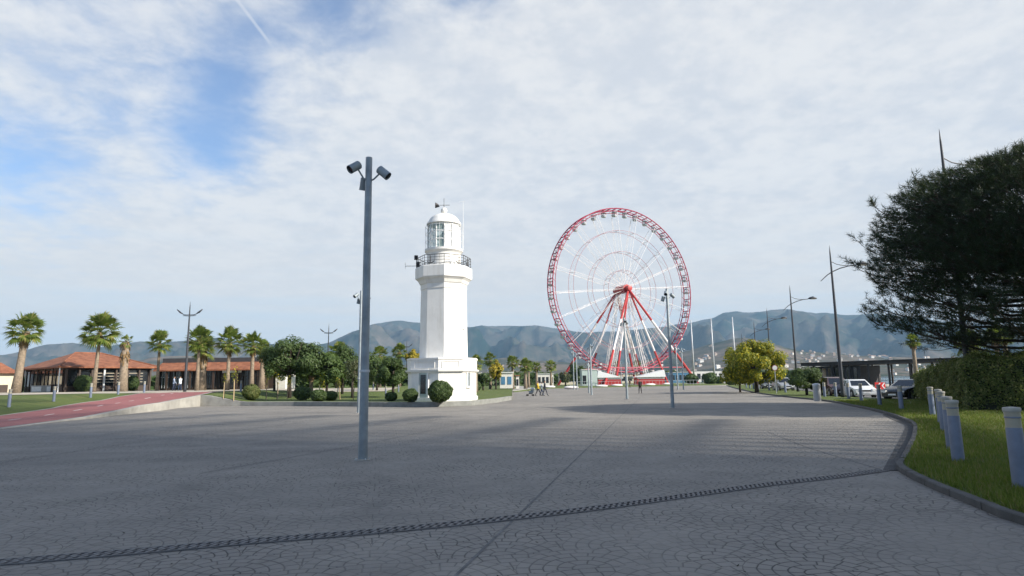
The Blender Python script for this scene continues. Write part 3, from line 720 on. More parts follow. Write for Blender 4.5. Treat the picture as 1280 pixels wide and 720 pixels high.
# ------------------------------------------------------------------ lighthouse
def lighthouse():
    c0 = gp(554, 501.7, .33); Yb = c0.y
    D_ = Yb + 2.9; ctr = at(554.5, 480, D_); cx = ctr.x; z0 = .33
    root = empty('lighthouse', (cx, D_, z0), 0, 'tall white octagonal lighthouse with a glazed lantern and domed top', 'lighthouse')
    Z = lambda y, x=554: zfor(x, y, D_) - z0
    Wm = lambda px: px/(F/D_)*.995   # horizontal size at the tower depth
    fr = lambda dx, dy: (dx, dy)
    s_ = D_-2.9
    # base storey: chamfered plan
    V0 = at(548, 480, D_-2.95).x - cx; k = (D_-2.9)/F
    base = [(V0, -2.95), (V0+1.75, -2.25), (V0+2.62, -.35), (V0+2.62, 1.6), (V0+1.4, 2.7), (V0-1.4, 2.7), (V0-2.62, 1.5), (V0-2.72, -.55), (V0-2.2, -2.05)]
    def infl(p, d_): cxp = sum(a for a, b_ in p)/len(p); cyp = sum(b_ for a, b_ in p)/len(p); return [((a-cxp)*(1+d_/2.8)+cxp, (b_-cyp)*(1+d_/2.8)+cyp) for a, b_ in p]
    zc = Z(464); zt = Z(448.5)
    bs = MB(); bs.prism(infl(base, .12), -.3, .28); bs.prism(base, .28, zc-.16)
    bs.prism(infl(base, .07), zc-.16, zc-.06); bs.prism(infl(base, .20), zc-.06, zc+.08, infl(base, .24)); bs.prism(infl(base, .06), zc+.08, zt-.14); bs.prism(infl(base, .12), zt-.14, zt)
    bo = bs.build('base_storey', M['limewash'], root)
    # face helper
    def face(i, j, u, z, w_, h_, off, depth=.06):
        a, b_ = Vector((*base[i], 0)), Vector((*base[j], 0)); d_ = (b_-a).normalized(); n_ = Vector((-d_.y, d_.x, 0))
        if n_.dot((a+b_)/2) < 0: n_ = -n_
        c = a.lerp(b_, u) + n_*off; return (c.x, c.y, z), (w_, depth, h_), math.atan2(d_.y, d_.x)
    # door on left-front face (base[8]-base[0])
    dr = MB(); dr.box(*face(8, 0, .45, 1.15, .62, 2.05, .02, .08)); do = dr.build('door', M['greenhut'], root)
    g = MB(); g.box(*face(8, 0, .45, 1.30, .46, 1.45, .065, .02)); go = g.build('door_glass', M['glassdark'], do)
    for u in (.28,.62):
        pil = MB(); pil.box(*face(8, 0, u, 1.2, .14, 2.35, .03, .12)); pil.build('door_frame', M['limewash'], root)
    li = MB(); li.box(*face(8, 0, .45, 2.42, 1.0, .14, .05, .18)); li.build('door_lintel', M['limewash'], root)
    # window on the right face with frame
    for (i, j, u) in ((1, 2, .45),):
        wi = MB(); wi.box(*face(i, j, u, 1.75, .36, 1.25, .01, .06)); wo_ = wi.build('window', M['lampgrey'], root)
        wf = MB()
        for du in (-.27, .27):
            c, sz, rz_ = face(i, j, u, 1.75, .10, 1.55, .04, .12); wf.box((c[0]+math.cos(rz_)*du, c[1]+math.sin(rz_)*du, c[2]), sz, rz_)
        wf.box(*face(i, j, u, 2.48, .72, .1, .05, .16)); wf.box(*face(i, j, u, 1.02, .72, .1, .05, .16)); wf.build('frame', M['limewash'], wo_)
    # attic panels: thin raised frames
    for (i, j) in ((8, 0), (0, 1), (1, 2)):
        wl = (Vector(base[i])-Vector(base[j])).length*.74; pf = MB(); zc2 = (zc+.08+zt-.14)/2; hh = (zt-zc-.5)
        for z_, w2, h2 in ((zc2-hh/2, wl, .05), (zc2+hh/2, wl, .05)): pf.box(*face(i, j, .5, z_, w2, h2, .075, .06))
        for du in (-wl/2, wl/2):
            c, sz, rz_ = face(i, j, .5, zc2, .05, hh-.06, .075, .06); pf.box((c[0]+math.cos(rz_)*du, c[1]+math.sin(rz_)*du, c[2]), sz, rz_)
        pf.build('attic_panel', M['limewash'], root)
    # shaft: regular octagon with a corner towards the viewer
    ph = -math.pi/2 + R(7)
    Rb = Wm(60)/2*1.0; Rt = Wm(57)/2
    z1, z2 = zt, Z(357)
    sh = MB(); sh.lathe([(Rb*1.02, z1-.3), (Rb, z1+.1), (Rt, z2)], 8, ph=ph); sho = sh.build('shaft', M['limewash'], root)
    sw = MB(); a67 = R(-22.5)   # slit window on the right-hand face
    zz = Z(402); rr_ = lerp(Rb, Rt, .5)*math.cos(R(22.5)); sw.box((rr_*math.cos(a67)+.01, rr_*math.sin(a67)+.01, zz), (.06, .30, 1.25), a67); swo = sw.build('slit_window', M['galv'], root)
    sf = MB(); sf.box((rr_*math.cos(a67)+.05, rr_*math.sin(a67)+.01, zz-.68), (.2, .5, .08), a67); sf.build('sill', M['limewash'], swo)
    zs, zg = Z(350), Z(336)
    Rg = Wm(72)/2
    gl = MB(); gl.lathe([(Rt, z2-.45), (Rt+.05, z2-.4), (Rt+.05, z2-.02), (Rt+.13, z2+.05), (lerp(Rt, Rg, .5), zs-.18), (Rg-.10, zs-.05), (Rg-.02, zs), (Rg, zs+.06), (Rg, zg-.05), (Rg-.04, zg), (.3, zg)], 8, ph=ph); gl.build('gallery', M['limewash'], root)
    # railing
    Rr = Rg-.12; zr = Z(323.5); rl = MB()
    for zz_, r_ in ((zr, .028), (lerp(zg, zr, .45), .016), (lerp(zg, zr, .75), .016), (zg+.12, .016)):
        for i in range(8):
            a, b_ = ph+i*math.pi/4, ph+(i+1)*math.pi/4; rl.tube([(Rr*math.cos(a), Rr*math.sin(a), zz_), (Rr*math.cos(b_), Rr*math.sin(b_), zz_)], r_, 5)
    for i in range(8):
        a, b_ = ph+i*math.pi/4, ph+(i+1)*math.pi/4
        for t_ in (0, .25, .5, .75):
            x, y = lerp(Rr*math.cos(a), Rr*math.cos(b_), t_), lerp(Rr*math.sin(a), Rr*math.sin(b_), t_); rl.tube([(x, y, zg-.02), (x, y, zr)], .024 if t_ == 0 else .012, 5)
    for (a, t_) in ((ph-.55, 1), (ph+.62, 1), (ph+1.2, 1)):   # anchor-shaped ornaments
        x, y = Rr*.93*math.cos(a), Rr*.93*math.sin(a); tx, ty = -math.sin(a), math.cos(a)
        rl.tube([(x, y, zg+.15), (x, y, zr-.08)], .035, 5)
        rl.tube([(x+tx*q, y+ty*q, zg+.15+.35*q*q*4) for q in (-.3, -.15, 0, .15, .3)], .035, 5)
    rl.build('railing', M['black'], root)
    # floodlight cluster on left corner of railing
    fl_ = MB(); a = math.pi; x, y = Rg*math.cos(a), Rg*math.sin(a)
    fl_.tube([(x+.1, y-.1, zg), (x+.1, y-.1, zr+.25)], .04, 6); fl_.tube([(x-.85, y-.1, zg+.25), (x+.1, y-.1, zg+.25)], .02, 5); fl_.box((x+.05, y-.15, zr+.1), (.28, .25, .35), .3); fl_.box((x+.22, y-.2, zg+.35), (.3, .28, .4), .1)
    fl_.tube([(x-.85, y-.1, zg+.05), (x-.85, y-.1, zg+.55)], .015, 4); fl_.build('antenna_bracket', M['black'], root)
    # drum, lantern
    Rd = Wm(43)/2; zd = Z(317)
    dm = MB(); dm.lathe([(Rd, zg-.02), (Rd, zd), (Rd+.05, zd+.02)], 24); dm.build('lantern_drum', M['limewash'], root, smooth=40)
    Rc = Wm(49)/2; zl0 = Z(313); zl1 = Z(281.5)
    cg = MB(); cg.lathe([(Rd, zd-.1), (Rc*.94, zd+.03), (Rc, zd+.1), (Rc, zl0), (.3, zl0+.01)], 24); cg.build('catwalk', M['limewash'], root, smooth=40)
    Rl = Wm(40)/2
    # glazed left half, white blank panels on the right (towards the land)
    npn = 12
    mull = MB(); gls = MB(); blank = MB()
    for i in range(npn):
        a, b_ = 2*math.pi*i/npn+.13, 2*math.pi*(i+1)/npn+.13; pa_, pb_ = Vector((Rl*math.cos(a), Rl*math.sin(a), 0)), Vector((Rl*math.cos(b_), Rl*math.sin(b_), 0))
        mull.tube([(pa_.x, pa_.y, zl0), (pa_.x, pa_.y, zl1)], .045, 6)
        am = math.degrees((a+b_)/2) % 360
        tgt = blank if (am < 75 or am > 292) else gls
        tgt.add([(pa_.x*.985, pa_.y*.985, zl0), (pb_.x*.985, pb_.y*.985, zl0), (pb_.x*.985, pb_.y*.985, zl1), (pa_.x*.985, pa_.y*.985, zl1)], [(0, 1, 2, 3)])
        for q in (.02, .36, .68, .985):
            z_ = lerp(zl0, zl1, q); mull.tube([(pa_.x, pa_.y, z_), (pb_.x, pb_.y, z_)], .03, 5)
    mull.build('lantern_frame', M['whitemetal'], root); gls.build('lantern_pane', M['glass'], root); blank.build('blank_panel', M['limewash'], root)
    le = MB(); le.lathe([(.5, zl0), (.5, zl0+.55), (.42, zl0+.6), (.42, zl0+.9), (.62, zl0+.92), (.66, zl0+1.15), (.3, zl0+1.3), (.05, zl0+1.7)], 16); le.build('lamp_optic', M['glassdark'], root, smooth=40)
    # outer cage of rods
    cgx = MB(); Rx = Wm(47)/2
    for i in range(14):
        a = 2*math.pi*i/14+.1; cgx.tube([(Rx*math.cos(a), Rx*math.sin(a), zl0), (Rx*math.cos(a), Rx*math.sin(a), zl1-.15)], .018, 4)
    for q in (.33, .66, .97):
        z_ = lerp(zl0, zl1-.15, q); cgx.tube([(Rx*math.cos(2*math.pi*i/28), Rx*math.sin(2*math.pi*i/28), z_) for i in range(29)], .016, 4)
    cgx.build('lantern_cage', M['whitemetal'], root)
    zt1 = Z(269.5); dmz = MB(); prof = [(Rl-.02, zl1-.03), (Rl+.16, zl1-.02), (Rl+.14, zl1+.10)]
    for q in range(1, 8): th = q/8*math.pi/2; prof.append(((Rl+.02)*math.cos(th), zl1+.1+(zt1-zl1+.05)*math.sin(th)))
    prof += [(.16, zt1+.12), (.12, zt1+.35)]; dmz.lathe(prof, 24); dmz.build('dome', M['limewash'], root, smooth=40)
    zf = Z(263.5); fb = MB(); rf_ = .27; fb.lathe([(.12, zf-.42)]+[(rf_*math.sin(q/8*math.pi)+.001, zf-rf_*math.cos(q/8*math.pi)) for q in range(1, 8)]+[(.05, zf+rf_)], 14); fb.build('finial_ball', M['limewash'], root, smooth=40)
    vn = MB(); zv = Z(248); vn.tube([(0, 0, zf+.2), (0, 0, zv)], .02, 5); zq = Z(256.5); vn.tube([(-.55, 0, zq), (.5, 0, zq)], .02, 5)
    vn.add([(-.5, -.02, zq+.02), (-.75, -.02, zq+.24), (-.75, -.02, zq-.24), (-.35, -.02, zq-.12), (-.5, .02, zq+.02), (-.75, .02, zq+.24), (-.75, .02, zq-.24), (-.35, .02, zq-.12)], [(0, 1, 2, 3), (7, 6, 5, 4), (0, 4, 5, 1), (1, 5, 6, 2), (2, 6, 7, 3), (3, 7, 4, 0)]); vn.tube([(-.7, 0, zq), (-.45, 0, zq)], [.24, .08], 8)
    vn.tube([(0, -.3, zq-.1), (0, .3, zq-.1)], .015, 4); vn.build('weather_vane', M['black'], root)
    an = MB(); xa = Wm(25); an.tube([(xa, -.1, zl0), (xa, -.1, Z(252))], [.022, .012], 5); an.tube([(xa-.35, -.1, Z(253)), (xa+.2, -.1, Z(252))], .012, 4); an.build('antenna', M['whitemetal'], root)
    return root, c0
LH, lhp = lighthouse()

# ------------------------------------------------------------------ spotlight poles
def spot_pole(loc, hgt):
    root = empty('spotlight_pole', loc, 0, 'tall slim grey pole with three spotlights standing in the paved foreground', 'lamp post', 'grey spotlight poles on the plaza')
    p = MB(); p.lathe([(.115, .02), (.108, .5), (.083, hgt-.01), (.078, hgt)], 20); p.build('pole', M['lampgrey'], root, smooth=40)
    bp = MB(); bp.lathe([(.20, 0), (.20, .018), (.14, .03)], 20); bp.build('base_plate', M['concrete'], root, smooth=40)
    bo_ = MB()
    for q_ in range(4):
        bb_ = MB(); bb_.lathe([(.018, .03), (.018, .055), (.008, .062)], 6, (.165*math.cos(q_*math.pi/2+.6), .165*math.sin(q_*math.pi/2+.6), -.008)); bb_.build('bolt', M['galv'], root)
    bo_.lathe([(.118, 2.05), (.120, 2.06), (.120, 2.10), (.117, 2.11)], 20); bo_.build('clamp_band', M['galv'], root)
    dd_ = MB(); dd_.box((0, -.103, 1.35), (.09, .02, .28)); dd_.build('access_door', M['lampgrey'], root)
    zb_ = hgt-.63
    for hd, pos, dr in (('a', (-.30, -.22, hgt-.32), (-.55, -.50, -.55)), ('b', (-.16, .22, hgt-.62), (-.18, .25, -.95)), ('c', (.38, -.06, hgt-.42), (.72, -.10, -.62))):
        pv_ = Vector(pos); dv = Vector(dr).normalized()
        ar = MB(); ar.tube([(0.0, 0, zb_), (pv_.x*.35, pv_.y*.35, zb_+.05), pv_-dv*.05], [.022, .022, .022], 6); ar.build('bracket_arm', M['lampgrey'], root)
        h_ = MB(); h_.tube([pv_-dv*.15, pv_-dv*.135, pv_+dv*.125], [.095, .108, .108], 18, cap=True); ho = h_.build('spotlight', M['lampgrey'], root, smooth=40)
        ln_ = MB(); ln_.tube([pv_+dv*.126, pv_+dv*.132], [.094, .094], 18); ln_.build('lens', M['glassdark'], ho)
        rm = MB(); rm.tube([pv_+dv*.12, pv_+dv*.17], [.111, .111], 18, cap=False); rm.tube([pv_+dv*.17, pv_+dv*.12], [.101, .101], 18, cap=False); rm.build('visor', M['lampgrey'], ho)
    return root
b0 = gp(453.5, 575); h0 = at(462, 197, b0.y).z
sp = spot_pole(b0, h0)
for px, py, lb_, hh_, rz_ in ((841, 510, 'tall grey spotlight pole standing before the right side of the Ferris wheel', 1.0, .5), (448.5, 516.5, 'slim spotlight pole seen just behind the near pole, by the stone kerb', 1.0, .2),
                       (784, 499, 'spotlight pole rising in front of the middle of the Ferris wheel', 1.0, .9), (739.6, 494, 'taller of two close thin poles before the pale green hut', .80, 1.2), (736.3, 491.5, 'shorter of two close thin poles before the pale green hut', .55, 2.2),
                       (717.5, 487, 'thin pole left of the pale green hut, left of its pair', .98, .1), (721.5, 487, 'thin pole left of the pale green hut, right of its pair', .9, 1.8), (777, 482.5, 'distant short pole in front of the red station wall', .9, 2.0),
                       (847.5, 487, 'thin pole right of the wheel, left of its pair', .95, .4), (854.5, 487.2, 'thin pole right of the wheel, right of its pair', .9, 2.5)):
    dup(sp, gp(px, py), rz_, lb_, (1, 1, hh_))

# ------------------------------------------------------------------ bollards
def bollard(loc):
    root = empty('bollard', loc, 0, 'x', 'bollard', 'light bollards along the lawn kerb')
    b_ = MB(); b_.lathe([(.108, -.03), (.110, .03), (.106, .86), (.103, .875)], 20); b_.build('post', M['postwhite'], root, smooth=40)
    f_ = MB(); f_.lathe([(.101, .875), (.101, 1.02), (.106, 1.11)], 20); f_.build('lamp_head', M['frost'], root, smooth=40)
    c_ = MB(); c_.lathe([(.111, 1.11), (.117, 1.125), (.117, 1.16), (.109, 1.175), (.02, 1.185)], 20); c_.build('cap', M['concrete'], root, smooth=40)
    i_ = MB(); i_.lathe([(.102, 1.015), (.108, 1.02), (.108, 1.035), (.102, 1.04)], 20); i_.build('lamp_ring', M['postwhite'], root, smooth=40)
    return root
bp_ = [(1277, 609), (1198, 576), (1190, 560), (1181, 538), (1177, 529), (1166, 519), (1127, 511.5), (1100, 506.5), (1077, 501.5), (1061, 499), (1045, 496.5), (1031, 496.3), (1009, 494), (982, 491), (971, 489.8), (961.6, 488.4), (948.4, 487.2), (942, 486.3), (937.5, 485.6), (933, 485)]
bol = None; ZL = .12
for i, (px, py) in enumerate(bp_):
    p = gp(px, py, ZL); lb_ = 'cut by the right frame edge, nearest of the lawn bollards' if i == 0 else '%s lamp-topped bollard along the right-hand lawn, counted from the camera' % ORD[i] if i < 20 else ''
    if i == 0: bol = bollard(p); bol['label'] = 'blue-grey bollard light ' + lb_
    else: dup(bol, p, i*.7, lb_)
for i, (px, py) in enumerate(((11, 509), (67, 502), (113, 497), (147.5, 493), (180, 491), (301, 489.5))):
    lb_ = ['leftmost white post on the grass bank beside the red cycle path', 'second white post from the left on the grass bank', 'white post in front of the bush and the trunk of the second palm', 'white post before the stout thick-trunked palm', 'white post near the right end of the tiled restaurant', 'white post beyond the cycle path near the clipped round bush'][i]
    o = dup(bol, hit(px, py), i*.5, lb_, (.9, .9, [.98, .95, 1.0, .95, .95, .95][i])); o['group'] = 'white posts beside the cycle path'
for i, (px, py) in enumerate(((466.5, 487.5), (482, 495.5), (498, 490))):
    o = dup(bol, hit(px, py), i*.5, ['small white post left on the bed between near pole and lighthouse', 'small white post in the middle of the bed beside the lighthouse', 'small white post close to the left corner of the lighthouse'][i], (.8, .8, .85)); o['group'] = 'white posts in the lighthouse bed'

# the wide pale bin by the kerb
bn_p = gp(1022, 501.5, .12); br_ = empty('litter_bin', bn_p, .2, 'wide pale cylindrical litter bin among the bollards on the lawn edge', 'bin')
q = MB(); q.lathe([(.21, 0), (.24, .05), (.24, 1.0), (.25, 1.02), (.25, 1.10)], 18); q.build('body', M['galv'], br_, smooth=40); q = MB(); q.lathe([(.26, 1.10), (.24, 1.18), (.08, 1.22)], 18); q.build('lid', M['galv'], br_, smooth=40)

# ------------------------------------------------------------------ street lamps
def street_lamp(loc, H_=12.3, arms=1):
    root = empty('street_lamp', loc, 0, 'x', 'street lamp')
    p = MB(); p.lathe([(.16, 0), (.15, .4), (.075, H_-2.0), (.05, H_-.6), (.008, H_)], 12); p.build('pole', M['darkmetal'], root, smooth=True)
    if arms == 2:
        for s_ in (1, -1):
            a = MB(); z = H_-1.45; a.tube([(0, 0, z), (.5*s_, 0, z+.02), (.95*s_, 0, z+.22), (1.35*s_, 0, z+.58)], [.05, .045, .04, .03], 6); a.tube([(0, 0, z-.12), (.7*s_, 0, z-.06)], .03, 5); a.build('arm', M['darkmetal'], root)
            h = MB(); h.tube([(.75*s_, 0, z+.16), (1.0*s_, 0, z+.30), (1.35*s_, 0, z+.60)], [.05, .10, .05], 6); h.build('lamp_head', M['darkmetal'], root, smooth=True)
        return root
    for s_ in ((1,) if arms == 1 else (1, -1)):
        a = MB(); z = H_-2.2
        a.tube([(-.95*s_, 0, z-.75), (-.4*s_, 0, z-.28), (0, 0, z-.02), (.7*s_, 0, z+.28), (1.5*s_, 0, z+.48), (2.2*s_, 0, z+.55)], [.03, .04, .045, .045, .04, .04], 6)
        a.tube([(0, 0, z+.85), (.45*s_, 0, z+.62), (1.0*s_, 0, z+.5), (1.5*s_, 0, z+.48)], [.03, .03, .03, .03], 5); a.build('arm', M['darkmetal'], root)
        h = MB(); h.tube([(2.05*s_, 0, z+.57), (2.25*s_, 0, z+.62), (2.6*s_, 0, z+.68), (2.95*s_, 0, z+.60), (3.05*s_, 0, z+.57)], [.05, .13, .17, .10, .03], 8); ho = h.build('lamp_head', M['darkmetal'], root, smooth=True)
        g = MB(); g.box((2.6*s_, 0, z+.51), (.5, .22, .04)); g.build('lamp_glass', M['frost'], ho)
    return root
sl0 = None
for i, Y in enumerate((34.5, 50, 72, 96, 118, 150)):
    X = 19.2 + (Y-26.6)*.29 if i else 24.9; lb_ = ['dark street lamp rising behind the big pine at the right', 'tallest free-standing curved-arm street lamp beside the parked white car', 'curved-arm street lamp behind the dark round bush', 'street lamp rising from the right part of the yellow tree', 'small street lamp above the middle of the yellow tree', 'farthest and smallest of the curved-arm street lamps'][i]
    if i == 0: sl0 = street_lamp((X, Y, .1)); sl0.scale = (1.1, 1.1, 1.285); sl0['label'] = lb_; tag(sl0, group='curved-arm street lamps along the road')
    else: dup(sl0, (X, Y, .1), 0, lb_, 1)
dbl = None
for px, top, Yy, lb_ in ((231.5, 377, 66, 'tall double-armed street lamp among the left palms'), (409, 404, 100, 'double-armed street lamp above the dark round trees'), (508, 424, 150, 'distant double-armed street lamp left of the lighthouse'), (768, 452, 190, 'tiny distant street lamp left of the Ferris wheel legs')):
    base_ = at(px, 480, Yy); z_ = hz(base_.x, Yy) if Yy < 130 and base_.x < edge[-1].x else .1
    H_ = at(px, top, Yy).z - z_
    if dbl is None: dbl = street_lamp((base_.x, Yy, z_), H_, 2); dbl['label'] = lb_; tag(dbl, group='double-armed street lamps'); H0 = H_
    else: dup(dbl, (base_.x, Yy, z_), .1, lb_, (1, 1, H_/H0))
for px, top, bot, Yy, lb_ in ((867.5, 400, 462, 215, 'tall white mast just right of the Ferris wheel rim'), (893, 398, 464, 205, 'tall white mast between the wheel and the yellow tree'), (920, 396, 464, 195, 'tall white mast rising behind the yellow tree')):
    b_ = at(px, 470, Yy); ht_ = at(px, top, Yy).z; r_ = empty('mast', (b_.x, Yy, 0), 0, lb_, 'mast', 'tall white masts')
    q = MB(); q.lathe([(.34, 0), (.24, ht_*.6), (.14, ht_)], 10); q.build('pole', M['galv'], r_, smooth=True); q = MB(); q.box((0, 0, .15), (1.0, 1.0, .3)); q.build('footing', M['concrete'], r_)

# ------------------------------------------------------------------ Ferris wheel
def ferris():
    D_ = 205.0; s_ = F/D_; C_ = at(778, 362, D_); Rw = 103.5/s_; yaw = R(25)
    root = empty('ferris_wheel', (C_.x, D_, 0.1), yaw, 'huge red and white Ferris wheel with small hanging cabins', 'Ferris wheel')
    hc = C_.z - .1; hw = 1.7  # half width between the two rims
    def pt(r_, a, n_): return Vector((r_*math.cos(a), n_, hc + r_*math.sin(a)))
    NG = 40
    for side, nn in (('front', -hw), ('back', hw)):
        rim = MB(); 
        for rr_, tr in ((Rw, .19), (Rw-.9, .10)): rim.tube([pt(rr_, 2*math.pi*i/80, nn) for i in range(81)], tr, 6, cap=False)
        for i in range(80):
            rim.tube([pt(Rw, 2*math.pi*i/80, nn), pt(Rw-.9, 2*math.pi*(i+.5)/80, nn)], .06, 4)
        rim.build('rim', M['crimson'], root)
        for k_, rr_ in enumerate((.725, .465, .235)):
            ir = MB(); n2 = nn*(.75+.25*rr_); ir.tube([pt(Rw*rr_, 2*math.pi*i/40, n2) for i in range(41)], .065, 5, cap=False); ir.build('ring', M['pink'], root)
        for i in range(20):
            a = 2*math.pi*i/20+.08; sp_ = MB()
            sp_.tube([pt(.9, a, nn*1.5), pt(Rw-.4, a, nn)], .055, 4); sp_.tube([pt(.9, a+.02, nn*.4), pt(Rw-.6, a+.012, nn*.6)], .035, 4)
            for q in range(10):
                r1, r2 = lerp(2, Rw-1, q/10), lerp(2, Rw-1, (q+1)/10)
                sp_.tube([pt(r1, a, nn*lerp(1.5, 1, q/10)), pt(r2, a+.012, nn*.55)], .02, 3, cap=False)
            sp_.build('spoke', M['truss'], root)
    def ringcopies(name, n, first, mt, step, a0=0.0):
        pr = None
        for i in range(n):
            if pr is None: o = pr = first.build(name, mt, root)
            else: o = pr.copy(); col.objects.link(o); o.parent = root
            o.location = (0, 0, hc); o.rotation_euler = (0, -(a0+i*step), 0)
    q = MB(); q.tube([(Rw, -hw, 0), (Rw, hw, 0)], .17, 4); ringcopies('rung', 80, q, M['crimson'], 2*math.pi/80)
    for rr_ in (.725, .465, .235):
        q = MB(); b_ = 2*math.pi/20
        q.tube([(Rw*rr_, -hw*.8, 0), (Rw*rr_, hw*.8, 0)], .07, 4)
        if rr_ > .4: q.tube([(Rw*rr_, -hw*.8, 0), (Rw*rr_*math.cos(b_), hw*.8, Rw*rr_*math.sin(b_))], .04, 3)
        ringcopies('brace', 20, q, M['truss'], b_, .08)
    hb_ = MB(); hb_.tube([(0, -4.4, hc), (0, -4.3, hc), (0, 4.3, hc), (0, 4.4, hc)], [.5, .9, .9, .5], 14); hb_.tube([(0, -2.6, hc), (0, 2.6, hc)], 1.4, 14); hb_.build('hub', M['red'], root, smooth=40)
    gproto = None
    for i in range(NG):
        a = 2*math.pi*(i+.5)/NG; p = pt(Rw-.15, a, 0)
        if gproto is None:
            g = MB(); g.lathe([(.15, -2.45), (.75, -2.3), (.95, -1.75), (.9, -1.65)], 10); g.cur = 1; g.lathe([(.06, -1.65), (.07, -.9)], 6)
            for q in range(4): aq = q*math.pi/2; g.tube([(.85*math.cos(aq), .85*math.sin(aq), -1.7), (.85*math.cos(aq), .85*math.sin(aq), -.85)], .05, 4)
            g.cur = 0; g.lathe([(1.0, -.88), (.7, -.55), (.1, -.35)], 10); g.cur = 1; g.tube([(0, 0, -.4), (0, 0, .1)], .09, 5)
            o = g.build('gondola', [M['gondola'], M['crimson']], root); gproto = o
        else: o = gproto.copy(); col.objects.link(o); o.parent = root
        o.location = p
    # legs: red feet and tops, white middle
    def leg(p0, p1, r_):
        a, b_ = Vector(p0), Vector(p1); l = MB()
        for k0, k1, mi_ in ((0, .34, 0), (.34, .66, 1), (.66, 1.0, 0)):
            l.cur = mi_; l.tube([a.lerp(b_, k0), a.lerp(b_, k1)], [lerp(r_, r_*.85, k0), lerp(r_, r_*.85, k1)], 8)
        l.build('leg', [M['red'], M['truss']], root, smooth=40)
    for nn, a_ in ((-1, 14.0), (1, 14.0)):
        top = (0, nn*3.4, hc-.2)
        for bx in (-17.5, -10.0, 10.0, 17.5):
            fb = a_ if abs(bx) > 12 else a_*.62
            leg((bx, nn*fb, 0), top, .41 if abs(bx) > 12 else .34)
        for bx in (-10.5, 4.0) if nn < 0 else (-4.0, 10.5):   # lattice legs
            la = MB(); A, B = Vector((bx, nn*6.5, 0)), Vector((0, nn*2.6, hc-1))
            for dx, dy in ((-.5, -.5), (.5, -.5), (.5, .5), (-.5, .5)): la.tube([A+Vector((dx, dy, 0)), B+Vector((dx*.6, dy*.6, 0))], .07, 4)
            for q in range(16):
                t0, t1 = q/16, (q+1)/16; sg = .5 if q % 2 else -.5
                la.tube([A.lerp(B, t0)+Vector((sg, -.5, 0)), A.lerp(B, t1)+Vector((-sg, -.5, 0))], .045, 3); la.tube([A.lerp(B, t0)+Vector((.5, sg, 0)), A.lerp(B, t1)+Vector((.5, -sg, 0))], .045, 3)
            la.build('lattice_leg', M['truss'], root)
    for nn in (-14.0, 14.0):
        t_ = MB(); t_.tube([(-14.4, nn*.85, 5.2), (14.4, nn*.85, 5.2)], .16, 5); t_.build('tie_beam', M['crimson'], root)
    ar = MB(); ar.tube([(0, -3.4, hc-1.2), (1.5, -3.8, hc-3.2), (-1.5, -3.8, hc-3.2), (0, -3.4, hc-1.2)], .16, 5); ar.build('apex_frame', M['red'], root)
    # ring of boarding fence/arch at the foot of the wheel
    return root, D_
FW, FD = ferris()
# low red and white station round the foot of the wheel
def station(px0, px1, peak_left, label):
    D_ = 186.0; a, b_ = at(px0, 480, D_), at(px1, 480, D_); W = b_.x-a.x
    root = empty('boarding_station', ((a.x+b_.x)/2, D_, .1), 0, label, 'station', 'red and white boarding stations')
    w_ = MB(); w_.box((0, 3, 1.05), (W, 6, 2.1)); w_.build('wall', M['red'], root)
    p = MB(); p.box((0, -.03, 2.0), (W, .1, .5)); p.build('fascia', M['truss'], root)
    zt = 4.3; xp = -W/2 if peak_left else W/2; r_ = MB(); r_.add([(-W/2-.3, -.4, 2.25), (W/2+.3, -.4, 2.25), (W/2+.3, 6.4, 2.25), (-W/2-.3, 6.4, 2.25), (xp, -.2, zt), (xp, 6.2, zt)], [(3, 2, 1, 0), (0, 1, 4), (2, 3, 5), (1, 2, 5, 4) if peak_left else (0, 4, 5, 3), (0, 4, 5, 3) if peak_left else (1, 2, 5, 4)]); r_.build('awning', M['whitemetal'], root)
    return root
station(748, 777, True, 'low red station with a white awning sloping down to the right'); station(797, 831, False, 'low red station with a white awning sloping down to the left')
hp = at(736, 480, 178); hut = empty('ticket_hut', (hp.x, 178, .1), .05, 'pale green box-shaped hut at the foot of the Ferris wheel', 'hut')
q = MB(); q.box((0, 0, 2.2), (4.3, 3.5, 4.4)); q.build('wall', M['greenhut'], hut); q = MB(); q.box((0, 0, 4.47), (4.6, 3.8, .15)); q.build('roof', M['truss'], hut); q = MB(); q.box((-1.45, -1.76, 1.7), (1.0, .06, 2.4)); q.build('window', M['glassdark'], hut)
fo = at(790, 480, 176); fr_ = empty('barrier_fence', (fo.x, 176, .1), 0, 'thin pale metal fence in front of the wheel stations', 'fence')
q = MB()
for i in range(41): q.tube([(-18+i*.95, 0, 0), (-18+i*.95, 0, 1.2)], .035, 4)
q.build('pickets', M['galv'], fr_); q = MB(); q.tube([(-18, 0, 1.2), (20, 0, 1.2)], .05, 4); q.tube([(-18, 0, .25), (20, 0, .25)], .04, 4); q.build('rails', M['galv'], fr_)

# oval stone benches along the far edge
ob = None
for i, (px, py) in enumerate(((686, 485.2), (714, 486), (752, 484), (771.5, 483), (813, 482), (833.5, 481))):
    p = gp(px, py); lb_ = ['oval stone bench beside the strolling group', 'oval stone bench below the pair of thin poles', 'oval stone bench in front of the left red station', 'oval stone bench left of the distant short pole', 'oval stone bench right of the lone walker', 'oval stone bench just behind the right spotlight pole'][i]
    if ob is None:
        ob = empty('stone_bench', p, 0, lb_, 'bench', 'oval stone benches at the plaza edge')
        q = MB(); q.lathe([(.80, .02), (1.02, .14), (1.08, .28), (.98, .44), (.6, .56), (.1, .6)], 18); o = q.build('seat', M['truss'], ob, smooth=40); o.scale = (1.45, .8, 1)
        q = MB(); q.lathe([(.7, -.02), (.72, .1)], 18); o = q.build('plinth', M['kerbgrey'], ob, smooth=40); o.scale = (1.3, .7, 1)
    else: dup(ob, p, .1*i, lb_)

